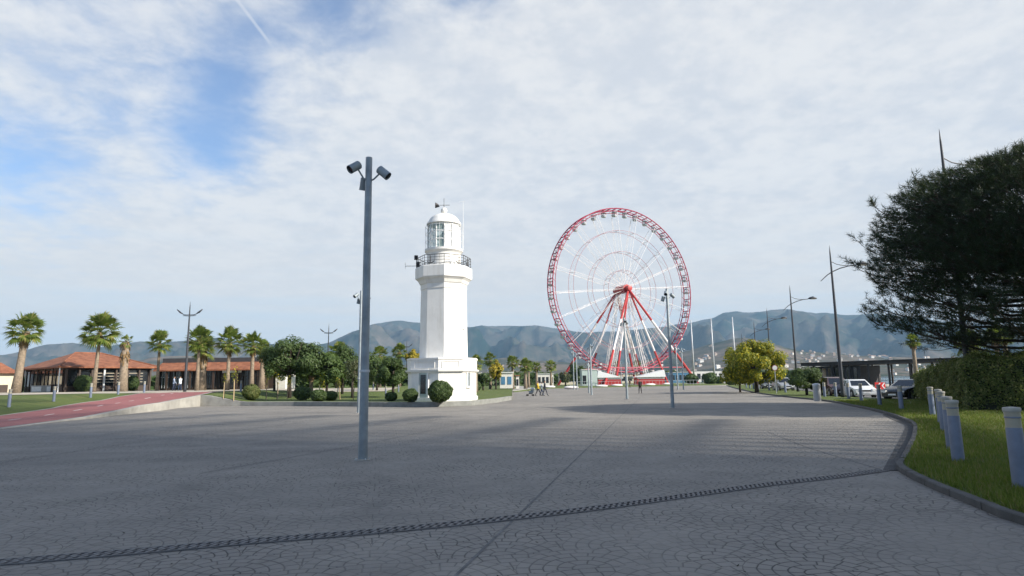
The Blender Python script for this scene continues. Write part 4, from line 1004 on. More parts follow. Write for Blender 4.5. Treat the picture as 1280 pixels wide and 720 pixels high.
# ------------------------------------------------------------------ buildings at the left
def hip_house():
    Yc = 77.0; zg = 1.15; th = R(52); cn = at(77, 470, Yc); ze, zr = zfor(77, 458.0, Yc), zfor(100, 441, Yc+8)
    kx = (195-640)/F; W = (-cn.x + kx*Yc)/(math.cos(th)-kx*math.sin(th)); kl = (31-640)/F; Dp = (cn.x - kl*Yc)/(math.sin(th)+kl*math.cos(th))
    root = empty('tiled_restaurant', (cn.x+math.cos(th)*W/2, Yc+math.sin(th)*W/2, zg), th, 'dark glazed restaurant pavilion under a red clay tiled hip roof', 'restaurant')
    ze -= zg; zr -= zg
    ov = .5; r_ = MB(); e_ = [(-W/2-ov, -ov), (W/2+ov, -ov), (W/2+ov, Dp+ov), (-W/2-ov, Dp+ov)]; rg = [(-W/2+W*.34, Dp/2), (W/2-W*.36, Dp/2)]
    r_.add([(x, y, ze) for x, y in e_]+[(x, y, zr) for x, y in rg]+[(x, y, ze-.18) for x, y in e_], [(0, 1, 5, 4), (1, 2, 5), (2, 3, 4, 5), (3, 0, 4), (6, 7, 1, 0), (7, 8, 2, 1), (8, 9, 3, 2), (9, 6, 0, 3), (9, 8, 7, 6)])
    r_.build('roof', M['tiles'], root)
    rc = MB()
    for a, b_ in (((e_[0][0], e_[0][1], ze), (*rg[0], zr)), ((e_[1][0], e_[1][1], ze), (*rg[1], zr)), ((*rg[0], zr), (*rg[1], zr))): rc.tube([a, b_], .12, 6)
    rc.build('ridge_tiles', M['tiles'], root)
    wl = MB(); wl.box((0, Dp/2+.2, ze/2-.1), (W-.6, Dp-.8, ze-.2)); wl.build('wall', M['wood'], root)
    for i in range(8):
        x = -W/2+.5+i*(W-1)/7; p = MB(); p.box((x, 0, ze/2-.1), (.2, .2, ze-.2)); p.build('post', M['wood'] if i != 3 else M['galv'], root)
    for i in range(7):
        x0_, x1_ = -W/2+.65+i*(W-1)/7, -W/2+.35+(i+1)*(W-1)/7
        g = MB(); g.box(((x0_+x1_)/2, .32, ze*.56), (x1_-x0_, .08, ze*.6)); g.build('window', M['glassdark'], root)
        if i != 9:
            g = MB(); g.box(((x0_+x1_)/2, .22, ze*.12), (x1_-x0_, .1, ze*.24)); g.build('dado_panel', M['wood'], root)
    for i in range(5):
        y0_, y1_ = .5+i*(Dp-1)/5, .2+(i+1)*(Dp-1)/5
        g = MB(); g.box((-W/2+.25, (y0_+y1_)/2, ze*.55), (.08, y1_-y0_, ze*.62)); g.build('window', M['glassdark'], root)
        p = MB(); p.box((-W/2+.02, y1_+.15, ze/2-.1), (.16, .16, ze-.2)); p.build('post', M['wood'], root)
    p = MB(); p.tube([(-W/2-.35, -.35, 0), (-W/2-.35, -.35, ze)], .07, 6); p.build('downpipe', M['whitemetal'], root)
    hr = MB()
    for i in range(4): hr.box((W*.1, .24, ze*(.38+.12*i)), (W*.55, .03, .05))
    hr.build('louvre', M['cream'], root)
    return root
hip_house()
D_ = 82.0; pw = at(58, 485, D_-2); pl_ = empty('planter_wall', (pw.x, D_-2, 1.13), 0, 'low pale panelled planter box before the tiled restaurant', 'planter')
q = MB(); q.box((0, 0, .45), (3.5, .6, .9)); q.build('box', M['concrete'], pl_); q = MB(); q.box((-1.0, -.32, .45), (1.2, .05, .6)); q.box((.9, -.32, .45), (1.2, .05, .6)); q.build('panel', M['white_wall'], pl_)
# neighbouring building cut by the frame
lx = at(-20, 480, 78).x; rt = at(17, 480, 78).x; eR = at(17, 480, 84); nb_ = empty('cream_kiosk', (eR.x-math.cos(R(52))*6, 84-math.sin(R(52))*6, 1.1), R(52), 'cream walled building with clay tiled roof and brick chimney at the left edge', 'building')
Wn = 12.0; q = MB(); q.box((0, 2.5, 1.35), (Wn, 5, 2.7)); q.build('wall', M['cream'], nb_)
q = MB(); q.add([(-Wn/2-.5, -.6, 2.6), (Wn/2+.5, -.6, 2.6), (Wn/2+.5, 5.6, 2.6), (-Wn/2-.5, 5.6, 2.6), (-Wn/2-.5, 2.5, 4.1), (Wn/2-1, 2.5, 4.1)], [(0, 1, 5, 4), (1, 2, 5), (2, 3, 4, 5), (3, 0, 4), (3, 2, 1, 0)]); rf = q.build('roof', M['tiles'], nb_)
q = MB(); q.box((3.9, 2.5, 4.1), (.7, .7, 2.8)); q.box((3.9, 2.5, 5.55), (.85, .85, .15)); q.build('chimney', M['wood'], rf)
q = MB(); q.box((0, -.04, .55), (Wn*.9, .1, 1.1)); q.build('dado', M['wood'], nb_)
# long shop building
def shops():
    D_ = 86.0; zg = 1.15; xa, xb = at(196, 470, D_).x, at(329, 470, D_).x; W = xb-xa; ze = zfor(260, 461, D_)-zg; zt = zfor(260, 454, D_+2)-zg
    root = empty('shop_row', ((xa+xb)/2, D_, zg), 0, 'long low shop building with a clay tiled awning and dark glass fronts', 'shop')
    q = MB(); q.box((0, 5, ze/2), (W, 9, ze)); q.build('wall', M['wood'], root)
    q = MB(); q.add([(-W/2, -1.0, ze-.1), (W/2, -1.0, ze-.1), (W/2, 1.2, zt+.1), (-W/2, 1.2, zt+.1), (-W/2, -1.0, ze-.28), (W/2, -1.0, ze-.28), (W/2, 1.2, zt-.1), (-W/2, 1.2, zt-.1)], [(0, 1, 2, 3), (7, 6, 5, 4), (4, 5, 1, 0), (5, 6, 2, 1), (6, 7, 3, 2), (7, 4, 0, 3)]); q.build('tiled_awning', M['tiles'], root)
    q = MB(); q.box((0, 5.2, zt+.25), (W, 8, .9)); q.build('roof', M['darkroof'], root)
    n_ = 9
    for i in range(n_+1):
        x = -W/2+.15+i*(W-.3)/n_; q = MB(); q.box((x, -.7 if i % 2 else .35, ze/2-.1), (.22, .22, ze-.2)); q.build('column', M['cream'] if i in (6,) else M['wood'], root)
    for i in range(n_):
        x = -W/2+.15+(i+.5)*(W-.3)/n_; q = MB(); q.box((x, .42, ze*.5), (W/n_-.5, .1, ze*.82)); wd = q.build('window', M['glassdark'], root)
        q = MB()
        for kx in (-.33, 0, .33): q.box((x+kx*(W/n_-.5), .35, ze*.5), (.05, .06, ze*.8))
        q.box((x, .345, ze*.62), (W/n_-.5, .05, .06)); q.build('frame', M['galv'] if i < 4 else M['wood'], wd)
    q = MB(); q.box((W*.21, -.2, ze*.86), (2.6, .12, .35)); q.build('sign_board', M['signwhite'], root)
    return root
shops()
xa, xb = at(303, 470, 88).x, at(357, 470, 88).x; ww = empty('white_annex', ((xa+xb)/2, 88, 1.15), 0, 'plain sunlit white wall of the annex behind the small palms', 'building')
q = MB(); q.box((0, 2, 1.15), (xb-xa, 4, 2.3)); q.build('wall', M['white_wall'], ww); q = MB(); q.box((0, 2, 2.36), (xb-xa+.3, 4.3, .12)); q.build('roof', M['darkroof'], ww)
q = MB(); q.box((xb*0+1.2, -.03, .95), (.9, .05, 1.7)); q.build('door', M['wood'], ww)

# small far buildings in the middle
def small_building(name, px0, px1, pytop, Y, label, wallm, roofm, z0=.1, dep=5, win=3, cat='building', fascia=None):
    a, b_ = at(px0, 480, Y), at(px1, 480, Y); W = b_.x-a.x; H_ = zfor((px0+px1)/2, pytop, Y)-z0
    root = empty(name, ((a.x+b_.x)/2, Y, z0), 0, label, cat)
    q = MB(); q.box((0, dep/2, H_/2), (W, dep, H_)); q.build('wall', M[wallm], root)
    q = MB(); q.box((0, dep/2, H_+.07), (W+.4, dep+.4, .14)); q.build('roof', M[roofm], root)
    for i in range(win):
        q = MB(); q.box((-W/2+(i+.5)*W/win, -.03, H_*.5), (W/win*.62, .06, H_*.5)); q.build('window', M['glassdark'] if fascia is None else M[fascia], root)
    return root
small_building('blue_kiosk', 625, 641, 466, 112, 'small kiosk with blue front and white side past the lighthouse', 'white_wall', 'whitemetal', .5, 4, 2, 'kiosk', 'bluepanel')
small_building('white_pavilion', 672, 692, 467.5, 195, 'white pavilion behind the walking group', 'white_wall', 'whitemetal', .1, 6, 4)
small_building('white_shed', 645, 649, 470, 120, 'tiny white and red shed beside the blue kiosk', 'white_wall', 'tiles', .3, 3, 1, 'shed')
for i, a in enumerate(((560, 600, 466, 260, 'white_wall', 'long pale block behind the palms right of the lighthouse'), (700, 722, 468, 240, 'cream', 'low cream block behind the tree left of the wheel'), (836, 862, 465.5, 250, 'bluepanel', 'low blue building right of the wheel legs'), (864, 905, 463.5, 300, 'white_wall', 'long white flat building left of the yellow tree'), (752, 800, 468, 265, 'cream', 'pale building seen through the wheel legs'), (400, 440, 466, 170, 'white_wall', 'white house behind the dark trees left of the near pole'), (520, 545, 467, 220, 'cream', 'cream block hidden behind the lighthouse'), (455, 478, 468, 200, 'white_wall', 'small white house behind the near pole'), (886, 915, 470, 240, 'galv', 'grey shed in front of the long white building'))):
    small_building('low_building', a[0], a[1], a[2], a[3], a[5], a[4], 'darkroof' if i % 2 else 'whitemetal', .1, 9, 6)

# ------------------------------------------------------------------ palms on the left
def gz(px, py): return hit(px, py)
def palm_at(px, pybase, pytop, crpx, label, **kw):
    b_ = gz(px, pybase); return b_, at(px, pytop, b_.y).z - b_.z, crpx/(F/b_.y)
PG = 'fan palms on the promenade'
def place_palm(px, Y, pytop, crpx, label, pxc=None, **kw):
    b_ = at(px, 485, Y); z = hz(b_.x, Y) if b_.x < edge[-1].x and Y < 134 else .1; tp = at(pxc or px, pytop, Y)
    r_ = fan_palm('fan_palm', (b_.x, Y, z), tp.z-z, crpx/(F/Y), label, PG, **kw)
    return r_
p1 = place_palm(20, 72, 398, 27, 'stout leaning fan palm at the far left edge', nfan=30, tr=.37, skirt=1.6, skirt_r=1.5); p1.rotation_euler = (0, R(4), 0)
p2 = place_palm(117, 74, 398, 29, 'tall fan palm in front of the tiled restaurant', nfan=36, tr=.2, skirt=.7); p2.rotation_euler = (0, R(2), 0)
place_palm(153, 74, 420, 11, 'narrow half-dead palm with a thick shaggy trunk', nfan=12, tr=.42, skirt=2.4, skirt_r=1.5, droop=1.6)
place_palm(196, 77, 418, 19, 'slim fan palm right of the tiled restaurant', nfan=24, tr=.16, skirt=.3)
place_palm(246, 74, 413, 22, 'bushy fan palm beside the double-armed lamp', nfan=36, tr=.18, skirt=.8)
place_palm(252, 78, 424, 20, 'thick-trunked fan palm half hidden behind the bushy one', nfan=30, tr=.42, skirt=2.2, skirt_r=1.3)
place_palm(284, 74, 415, 22, 'fan palm with yellowing skirt before the shop fronts', nfan=30, tr=.19, skirt=1.2)
place_palm(314, 76, 420, 20, 'fan palm left of the white annex wall', nfan=28, tr=.22, skirt=1.0)
place_palm(327, 80, 428, 14, 'small dark palm in front of the white annex wall', nfan=24, tr=.3, skirt=1.2)
place_palm(422, 88, 431, 17, 'fan palm behind the dark round trees near the pole', nfan=26, tr=.25)
place_palm(474, 92, 436, 14, 'fan palm just right of the near pole', nfan=26, tr=.22)
place_palm(499, 98, 432, 13, 'fan palm left of the lighthouse beside the golden tree', nfan=26, tr=.22)
place_palm(389, 66, 460, 9, 'very small palm with rusty stem among the dark trees', nfan=16, tr=.2, skirt=.6)
place_palm(595, 85, 447, 13, 'palm partly hidden behind the right side of the lighthouse', nfan=26, tr=.22)
place_palm(613, 118, 443, 12, 'palm rising behind the golden tree right of the lighthouse', nfan=26, tr=.22)
place_palm(641, 125, 447, 11, 'palm standing over the blue kiosk', nfan=26, tr=.25)
place_palm(657, 130, 450, 12, 'broad palm left in the cluster above the strolling group', nfan=28, tr=.3)
place_palm(661, 150, 452, 10, 'palm in the middle of the cluster behind the strolling group', nfan=26, tr=.25)
place_palm(671, 140, 454, 9, 'right palm of the cluster behind the strolling group', nfan=24, tr=.25)
place_palm(689, 150, 452, 10, 'single palm above the white pavilion', nfan=26, tr=.25)
place_palm(770, 240, 452, 7, 'distant palm seen between the left wheel legs', nfan=18, tr=.25)
place_palm(797, 235, 451, 8, 'distant palm seen between the right wheel legs', nfan=18, tr=.25)
# right-hand small palms beyond the road
for px, Y, top, c_, lb_ in ((1147, 70, 420, 12, 'small palm standing right of the chevron sign under the pine'), (1216, 44, 416, 22, 'bright green bushy palm behind the hedge'), (1252, 62, 410, 16, 'left of two slim palms behind the hedge at the right'), (1263, 66, 412, 15, 'right of two slim palms behind the hedge at the right')):
    b_ = at(px, 485, Y); fan_palm('fan_palm', (b_.x, Y, .05), at(px, top, Y).z, c_/(F/Y), lb_, 'palms beyond the hedge', nfan=28, tr=.2, skirt=.5)

# ------------------------------------------------------------------ broadleaf trees, bushes
def place_tree(px, Y, pytop, pybot, wpx, leafm, n, size, label, kind='round_tree', **kw):
    b_ = at(px, 485, Y); z = hz(b_.x, Y) if b_.x < edge[-1].x and Y < 134 else .1; s_ = F/Y
    return tree(kind, (b_.x, Y, z), at(px, pytop, Y).z-z, wpx/s_/2, (pybot-pytop)/s_, leafm, size, n, label, **kw)
place_tree(362, 64, 417, 474, 76, 'dark_leaf', 15000, .13, 'large dark round tree on the lawn right of the white annex', lumps=34, trunk_r=.2)
place_tree(388, 70, 432, 476, 34, 'dark_leaf', 5000, .14, 'dark tree filling in right of the large round tree', lumps=18)
place_tree(408, 66, 437, 480, 44, 'mid_leaf', 7000, .13, 'lower dark tree left of the bare twiggy tree', lumps=24)
place_tree(428, 70, 430, 478, 42, 'dark_leaf', 7000, .13, 'dark tree under the palm near the pole', lumps=24)
place_tree(441, 62, 444, 482, 30, 'olive_leaf', 1500, .08, 'thin brownish half-bare tree left of the near pole', 'sparse_tree', lumps=30, lr=.25)
place_tree(471, 76, 450, 482, 26, 'dark_leaf', 3500, .13, 'small dark tree immediately right of the near pole', lumps=20)
place_tree(491, 62, 441, 486, 38, 'dark_leaf', 8000, .12, 'dark green tree close to the left corner of the lighthouse', lumps=26)
place_tree(455, 84, 440, 478, 40, 'mid_leaf', 5000, .14, 'light green tree behind the near pole', lumps=24)
place_tree(481, 100, 446, 478, 30, 'mid_leaf', 3500, .16, 'light green tree between the near pole and the lighthouse', lumps=20)
place_tree(343, 72, 433, 476, 34, 'mid_leaf', 4500, .13, 'lighter green tree filling in left of the large round tree', lumps=20)
place_tree(587, 96, 452, 482, 22, 'mid_leaf', 3000, .15, 'light green tree touching the right edge of the lighthouse base', lumps=20)
place_tree(516, 96, 436, 460, 20, 'gold_leaf', 2600, .16, 'golden-leaved tree left of the lighthouse shaft', 'golden_tree')
place_tree(620, 112, 450, 474, 20, 'gold_leaf', 2600, .17, 'golden-leaved tree right of the lighthouse', 'golden_tree')
place_tree(604, 100, 464, 484, 20, 'dark_leaf', 2200, .16, 'low dark tree beside the right corner of the lighthouse')
place_tree(721, 185, 453, 480, 26, 'dark_leaf', 3500, .3, 'dark tree left of the Ferris wheel foot', trunk_r=.3)
place_tree(707, 175, 462, 480, 14, 'olive_leaf', 1500, .28, 'small reddish tree next to the two thin poles', trunk_r=.2)
place_tree(1226, 58, 435, 470, 30, 'dark_leaf', 3500, .14, 'rounded dark tree behind the hedge under the pine')
# yellow tree at the right kerb
yb = gp(946, 487, .1); place_tree(946, 74, 423, 491, 84, 'yellow_leaf', 22000, .13, 'broad yellow-green tree standing beside the lawn bollards', 'yellow_tree', lumps=60, lr=.24, trunk_r=.22, core=.6)
place_tree(925, 79, 432, 489, 46, 'yellow_leaf', 6000, .15, 'smaller yellow-green tree at the left of the broad one', 'yellow_tree', lumps=26)
place_tree(1008, 58, 458, 489, 45, 'dark_leaf', 9000, .09, 'dense dark green bushy tree left of the parked cars', lumps=30, trunk_r=.1)
bush('clipped_bush', hit(314, 500.5), .82, .75, 'hedge_leaf', .06, 6000, 'clipped round dark bush beside the cycle path ramp')
bush("round_bush", hit(551, 503) + Vector((0, -.5, 0)), .96, .85, 'dark_leaf', .07, 11000, 'large rounded bush in front of the lighthouse door side')
bush('round_bush', hit(513, 503), .62, .55, 'dark_leaf', .06, 3500, 'small dark bush at the left corner of the lighthouse')
bush('flowering_shrub', hit(521, 501), .35, .85, 'olive_leaf', .05, 800, 'thin pale twiggy shrub beside the lighthouse door')
bush('round_bush', at(104, 489, 78) - Vector((0, 0, at(104, 489, 78).z-1.13)), 1.1, 1.15, 'dark_leaf', .1, 3500, 'dark round bush against the restaurant wall')
bush('round_bush', at(165, 489, 80) - Vector((0, 0, at(165, 489, 80).z-1.13)), .8, 1.1, 'dark_leaf', .1, 1800, 'leafy potted shrub in front of the restaurant entrance')
for i, (px, Y, r_) in enumerate(((378, 57, .9), (398, 52, .7), (413, 54, .6), (489, 51, .5), (594, 90, 1.0), (865, 190, 2.2), (888, 186, 2.4), (916, 150, 1.8), (900, 190, 1.5))):
    b_ = at(px, 490, Y); z = hz(b_.x, Y) if b_.x < edge[-1].x and Y < 134 else .05
    bush('low_shrub', (b_.x, Y, z), r_, r_*.75, 'dark_leaf', .1 if Y < 100 else .3, 1600, ['dark low shrub left in the shaded bed', 'low shrub in the shaded bed under the half-bare tree', 'low shrub in the bed left of the near pole', 'low shrub in the bed right of the near pole', 'low shrub in the grass right of the lighthouse', 'left of two round shrubs at the far end of the plaza', 'right of two round shrubs at the far end of the plaza', 'shrub at the foot of the yellow tree', 'small far shrub beside the far walkers'][i])
# staked saplings in the bed
st = None
for i, (px, py) in enumerate(((279, 500), (292, 499.5), (333, 499.5), (347, 499.5), (359, 499), (398, 500), (404, 499), (421, 499.8), (425, 499.2), (441, 500))):
    p = hit(px, py); lb_ = ['staked sapling nearest the cycle path ramp', 'taller staked sapling left of the clipped bush', 'leaning sapling stake right of the clipped bush', 'green-tipped staked sapling before the large round tree', 'staked sapling right under the large round tree', 'pale sapling stake left in the shaded bed', 'thin leaning stake in the shaded bed', 'left stake of the leaning pair left of the near pole', 'right stake of the leaning pair left of the near pole', 'sapling stake next to the near pole'][i]
    if st is None:
        st = empty('staked_sapling', p, 0, lb_, 'sapling', 'saplings tied to pale wooden stakes')
        q = MB(); q.tube([(0, 0, -.1), (.03, 0, 1.35)], [.035, .03], 6); q.build('stake', M['stake'], st); q = MB(); q.tube([(.08, .02, -.05), (.07, 0, .9), (.1, 0, 1.9)], [.02, .015, .008], 5); q.build('stem', M['bark'], st)
        C = rng.normal(size=(90, 3))*np.array([.14, .14, .28])+np.array([.1, 0, 1.75]); npmesh('foliage', leaves(C, rand_unit(90), .05), 4, M['yellow_leaf'], st)
    else: o = dup(st, p, i*1.3, lb_, [.6, 1.25, 1.0, 1.15, 1.0, 1.05, .8, .9, .9, .8][i] if i else .7); o.rotation_euler = (R(random.uniform(-5, 5)), R(random.uniform(-6, 6)), i*1.3)

# ------------------------------------------------------------------ hedge
def hedge():
    pts = [(30.2, 45.0), (27.7, 43.5), (21.2, 29.7), (23.5, 28.3), (36.0, 27.4)]; hs = [1.75, 1.8, 2.42, 2.5, 2.55]
    root = empty('clipped_hedge', (pts[2][0], pts[2][1], .1), 0, 'long tall clipped hedge behind the right-hand bollards', 'hedge')
    P_ = np.array(pts) - np.array(pts[2]); seg = np.linalg.norm(np.diff(P_, axis=0), axis=1); cum = np.concatenate([[0], np.cumsum(seg)])
    n = 90000; s_ = rng.uniform(0, cum[-1], n); x = np.interp(s_, cum, P_[:, 0]); y = np.interp(s_, cum, P_[:, 1]); h_ = np.interp(s_, cum, hs)
    def inward(s1):
        a = .6; dx = np.interp(s1+a, cum, P_[:, 0])-np.interp(s1-a, cum, P_[:, 0]); dy = np.interp(s1+a, cum, P_[:, 1])-np.interp(s1-a, cum, P_[:, 1]); l = np.hypot(dx, dy)+1e-9; return -dy/l, dx/l
    ix, iy = inward(s_); top = rng.uniform(size=n) > .68
    nz = lambda a, b_: .11*np.sin(a*1.7+b_*2.1)+.08*np.sin(a*4.1-b_*3.3)+.05*np.sin(a*9.2+b_*7.7)
    C = np.zeros((n, 3)); N = np.zeros((n, 3)); dp = rng.uniform(0, 1.6, n); zz = rng.uniform(0, 1, n)**.9*h_
    off = np.where(top, dp, nz(s_, zz)+rng.normal(0, .09, n) + .10*(zz < .3)); rnd_ = np.clip((zz-(h_-.25))/.25, 0, 1)**2*.15
    off = np.where(top, off, off+rnd_)
    C[:, 0] = x+ix*off; C[:, 1] = y+iy*off; C[:, 2] = np.where(top, h_+nz(s_, dp)*.7+rng.normal(0, .06, n)+rng.uniform(size=n)**7*.32, zz)
    N[:, 0] = np.where(top, 0, -ix); N[:, 1] = np.where(top, 0, -iy); N[:, 2] = np.where(top, 1, .3)
    N += rand_unit(n)*.75; N /= np.linalg.norm(N, axis=1)[:, None]
    npmesh('foliage', leaves(C, N, .055, .5), 4, M['hedge_leaf'], root)
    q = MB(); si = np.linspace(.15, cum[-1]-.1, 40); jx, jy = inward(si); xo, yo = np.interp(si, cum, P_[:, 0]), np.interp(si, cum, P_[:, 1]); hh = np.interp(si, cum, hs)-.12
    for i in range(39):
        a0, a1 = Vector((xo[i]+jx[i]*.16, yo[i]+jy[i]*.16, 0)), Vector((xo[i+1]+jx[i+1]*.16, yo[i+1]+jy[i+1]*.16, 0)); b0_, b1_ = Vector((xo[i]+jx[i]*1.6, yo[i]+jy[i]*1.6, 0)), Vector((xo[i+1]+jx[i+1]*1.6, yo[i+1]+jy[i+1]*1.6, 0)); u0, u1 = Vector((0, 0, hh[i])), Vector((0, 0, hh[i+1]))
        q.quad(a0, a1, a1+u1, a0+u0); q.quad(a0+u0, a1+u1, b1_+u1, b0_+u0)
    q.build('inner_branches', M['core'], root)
hedge()

# ------------------------------------------------------------------ big pine
def pine():
    Yp = 31.5; bx = 28.0; zb = .1
    root = empty('pine_tree', (bx, Yp, zb), 0, 'big dark spreading pine at the right edge of the picture', 'pine tree'); root.scale = (1.17, 1.17, 1.17)
    tr = MB(); tp = [Vector((0, 0, -.1)), Vector((.1, 0, 2.0)), Vector((-.2, .1, 4.2)), Vector((-.1, 0, 6.8)), Vector((-.3, 0, 9.6))]
    tr.tube(tp, [.34, .27, .22, .16, .06], 12)
    def on_trunk(z):
        for a, b_ in zip(tp[:-1], tp[1:]):
            if a.z <= z <= b_.z: return a.lerp(b_, (z-a.z)/(b_.z-a.z))
        return tp[-1]
    rnd = random.Random(11); tips = []; twig = MB()
    rmax = 7.6
    # silhouette radius by height (left outline of the crown)
    prof = [(2.6, .55), (3.2, .90), (4.0, 1.0), (5.0, 1.0), (5.6, .93), (6.4, .99), (7.5, .98), (8.6, .95), (9.5, .88), (10.3, .74), (11.0, .48), (11.5, .2)]
    nl = 84
    for i in range(nl):
        ze = lerp(2.9, 9.6, (i+.5)/nl); rad_ = interp(prof, ze)*rmax*rnd.uniform(.80, .965); a = i*2.39996 + rnd.uniform(-.3, .3)
        s0 = on_trunk(max(2.2, min(9.3, ze*.80-.2))); e = Vector((math.cos(a)*rad_, math.sin(a)*rad_, ze))
        pts = []
        for k_ in range(7):
            t_ = k_/6; p = s0.lerp(e, t_); p.z += -.5*math.sin(math.pi*t_)*(1 if ze < 7 else .2) + rnd.uniform(-.12, .12)*(k_ not in (0,)); p += Vector((rnd.uniform(-.15, .15), rnd.uniform(-.15, .15), 0))*(0 < k_ < 6); pts.append(p)
        tr.tube(pts, [lerp(.085, .018, k_/6) for k_ in range(7)], 6)
        dirx = (e-s0).normalized(); sd_ = dirx.cross(Vector((0, 0, 1))).normalized()
        low = ze < 6.2
        for j in range(15):
            t_ = rnd.uniform(.35 if low else .18, 1.0) if j else 1.0; k_ = min(5, int(t_*6)); p = pts[k_].lerp(pts[k_+1], t_*6-k_)
            ln_ = rnd.uniform(.6, 1.7)*(1.15-.35*t_); dv = (dirx*rnd.uniform(.3, 1.0) + sd_*rnd.uniform(-1, 1) + Vector((0, 0, rnd.uniform(-.25, .75)))).normalized()
            q_ = p + dv*ln_*.5 + Vector((0, 0, -.06)); r__ = p + dv*ln_ + Vector((0, 0, .1)); twig.tube([p, q_, r__], [.018, .013, .008], 4, cap=False)
            for m_ in range(4 if low else 6):
                tt = rnd.uniform(.3, 1); b0_ = p.lerp(r__, tt); dv2 = (dv + Vector((rnd.uniform(-1, 1), rnd.uniform(-1, 1), rnd.uniform(-.5, .9)))*.9).normalized(); l2 = rnd.uniform(.18, .55)
                tips.append((b0_+dv2*l2, dv2)); 
                if m_ % 2 == 0: twig.tube([b0_, b0_+dv2*l2], [.008, .005], 3, cap=False)
            tips.append((r__, dv))
    # crown mass fill high in the tree
    for i in range(24000):
        ze = rnd.uniform(3.0, 11.2) if i % 3 else rnd.uniform(6.0, 11.2); rad_ = interp(prof, ze)*rmax*math.sqrt(rnd.uniform(.02, 1))*.98; a = rnd.uniform(0, 6.283)
        x_, y_ = math.cos(a)*rad_, math.sin(a)*rad_; g_n = noise.noise((x_*.42, y_*.42, ze*.75)) + .4*noise.noise((x_*1.1+9, y_*1.1, ze*1.4)); lim = lerp(.13, -.40, sstep(3.2, 6.6, ze))
        if rad_ > interp(prof, ze)*rmax*.8: lim = max(lim, -.30)
        if g_n < lim: continue
        tips.append((Vector((x_, y_, ze+.2*math.sin(a*5))), Vector((math.cos(a)*.6, math.sin(a)*.6, .7)).normalized()))
        if rad_ > 2 and i % 3 == 0:
            p_ = tips[-1][0]; twig.tube([p_, p_ - Vector((math.cos(a)*rnd.uniform(.5, 1.0), math.sin(a)*rnd.uniform(.5, 1.0), rnd.uniform(.1, .35)))], [.008, .014], 3, cap=False)
    tr.build('trunk', M['bark'], root, smooth=True); twig.build('twigs', M['bark'], root)
    tips = [t_ for t_ in tips if t_[0].z < 11.2 - .012*(t_[0].x**2+t_[0].y**2)]
    T = np.array([tuple(t_[0]) for t_ in tips]); Dv = np.array([tuple(t_[1]) for t_ in tips]); nn = 16
    C = np.repeat(T, nn, 0); Dr = np.repeat(Dv, nn, 0)*.75 + rand_unit(len(T)*nn)*.95; Dr /= np.linalg.norm(Dr, axis=1)[:, None]
    sdv = np.cross(Dr, rand_unit(len(C))); sdv /= np.linalg.norm(sdv, axis=1)[:, None]+1e-9
    ln_ = rng.uniform(.15, .33, len(C))[:, None]; wd_ = .0095
    C0 = C - np.repeat(Dv, nn, 0)*rng.uniform(0, .22, len(C))[:, None]
    V = np.stack([C0-sdv*wd_, C0+sdv*wd_, C0+Dr*ln_], 1).reshape(-1, 3)
    npmesh('needles', V, 3, M['needle'], root)
    print('pine tips', len(tips))
pine()

# ------------------------------------------------------------------ grass blades on the near lawn
def blades():
    n = 0; V = []
    pk = [(p.x, p.y) for p in ko]
    ys = np.array([p[1] for p in pk]); xs_k = np.array([p[0] for p in pk])
    N_ = 150000; Y = 7 + (45-7)*rng.uniform(size=N_)**1.5
    # left limit of lawn at each Y = largest kerb x found near that Y
    yy = np.linspace(6, 46, 300); xx = [max([interp_x(y, pk)] ) for y in yy]
    xl = np.interp(Y, yy, xx); wid = np.minimum(14.0, 3.0+Y*.45); X = xl + .05 + rng.uniform(size=N_)*wid
    rx = np.array([roadx(y) for y in Y]); ok = (X < rx-.1) & (X/Y < .95)
    X = X[ok]; Y = Y[ok]; n = len(X)
    z = np.full(n, .10); a = rng.uniform(0, 6.283, n); h = rng.uniform(.03, .075, n); wv = .006 + .0003*Y
    dx, dy = np.cos(a)*wv, np.sin(a)*wv; lx_, ly_ = rng.normal(0, .025, n), rng.normal(0, .025, n)
    V = np.stack([np.stack([X-dx, Y-dy, z], 1), np.stack([X+dx, Y+dy, z], 1), np.stack([X+lx_, Y+ly_, z+h+.05], 1)], 1).reshape(-1, 3)
    tag(npmesh('grass', V, 3, M['blade']), 'short green grass growing on the right-hand lawn', 'grass', kind='stuff')
def interp_x(y, pk):
    best = None
    for (x0_, y0_), (x1_, y1_) in zip(pk[:-1], pk[1:]):
        if (y0_-y)*(y1_-y) <= 0 and abs(y1_-y0_) > 1e-6:
            x = x0_ + (x1_-x0_)*(y-y0_)/(y1_-y0_); best = x if best is None else max(best, x)
    return best if best is not None else pk[0][0]
blades()

n_ = 260; Yl = 5.5+32*rng.uniform(size=n_)**1.4; Xl = (rng.uniform(-.75, .62, n_))*Yl; C_ = np.stack([Xl, Yl, np.full(n_, .012)], 1); N_ = rand_unit(n_)*.35+np.array([0, 0, 1]); N_ /= np.linalg.norm(N_, axis=1)[:, None]
tag(npmesh('fallen_leaves', leaves(C_, N_, .022, .5), 4, M['core']), 'few small dry leaves scattered on the paving', 'fallen leaves', kind='stuff')
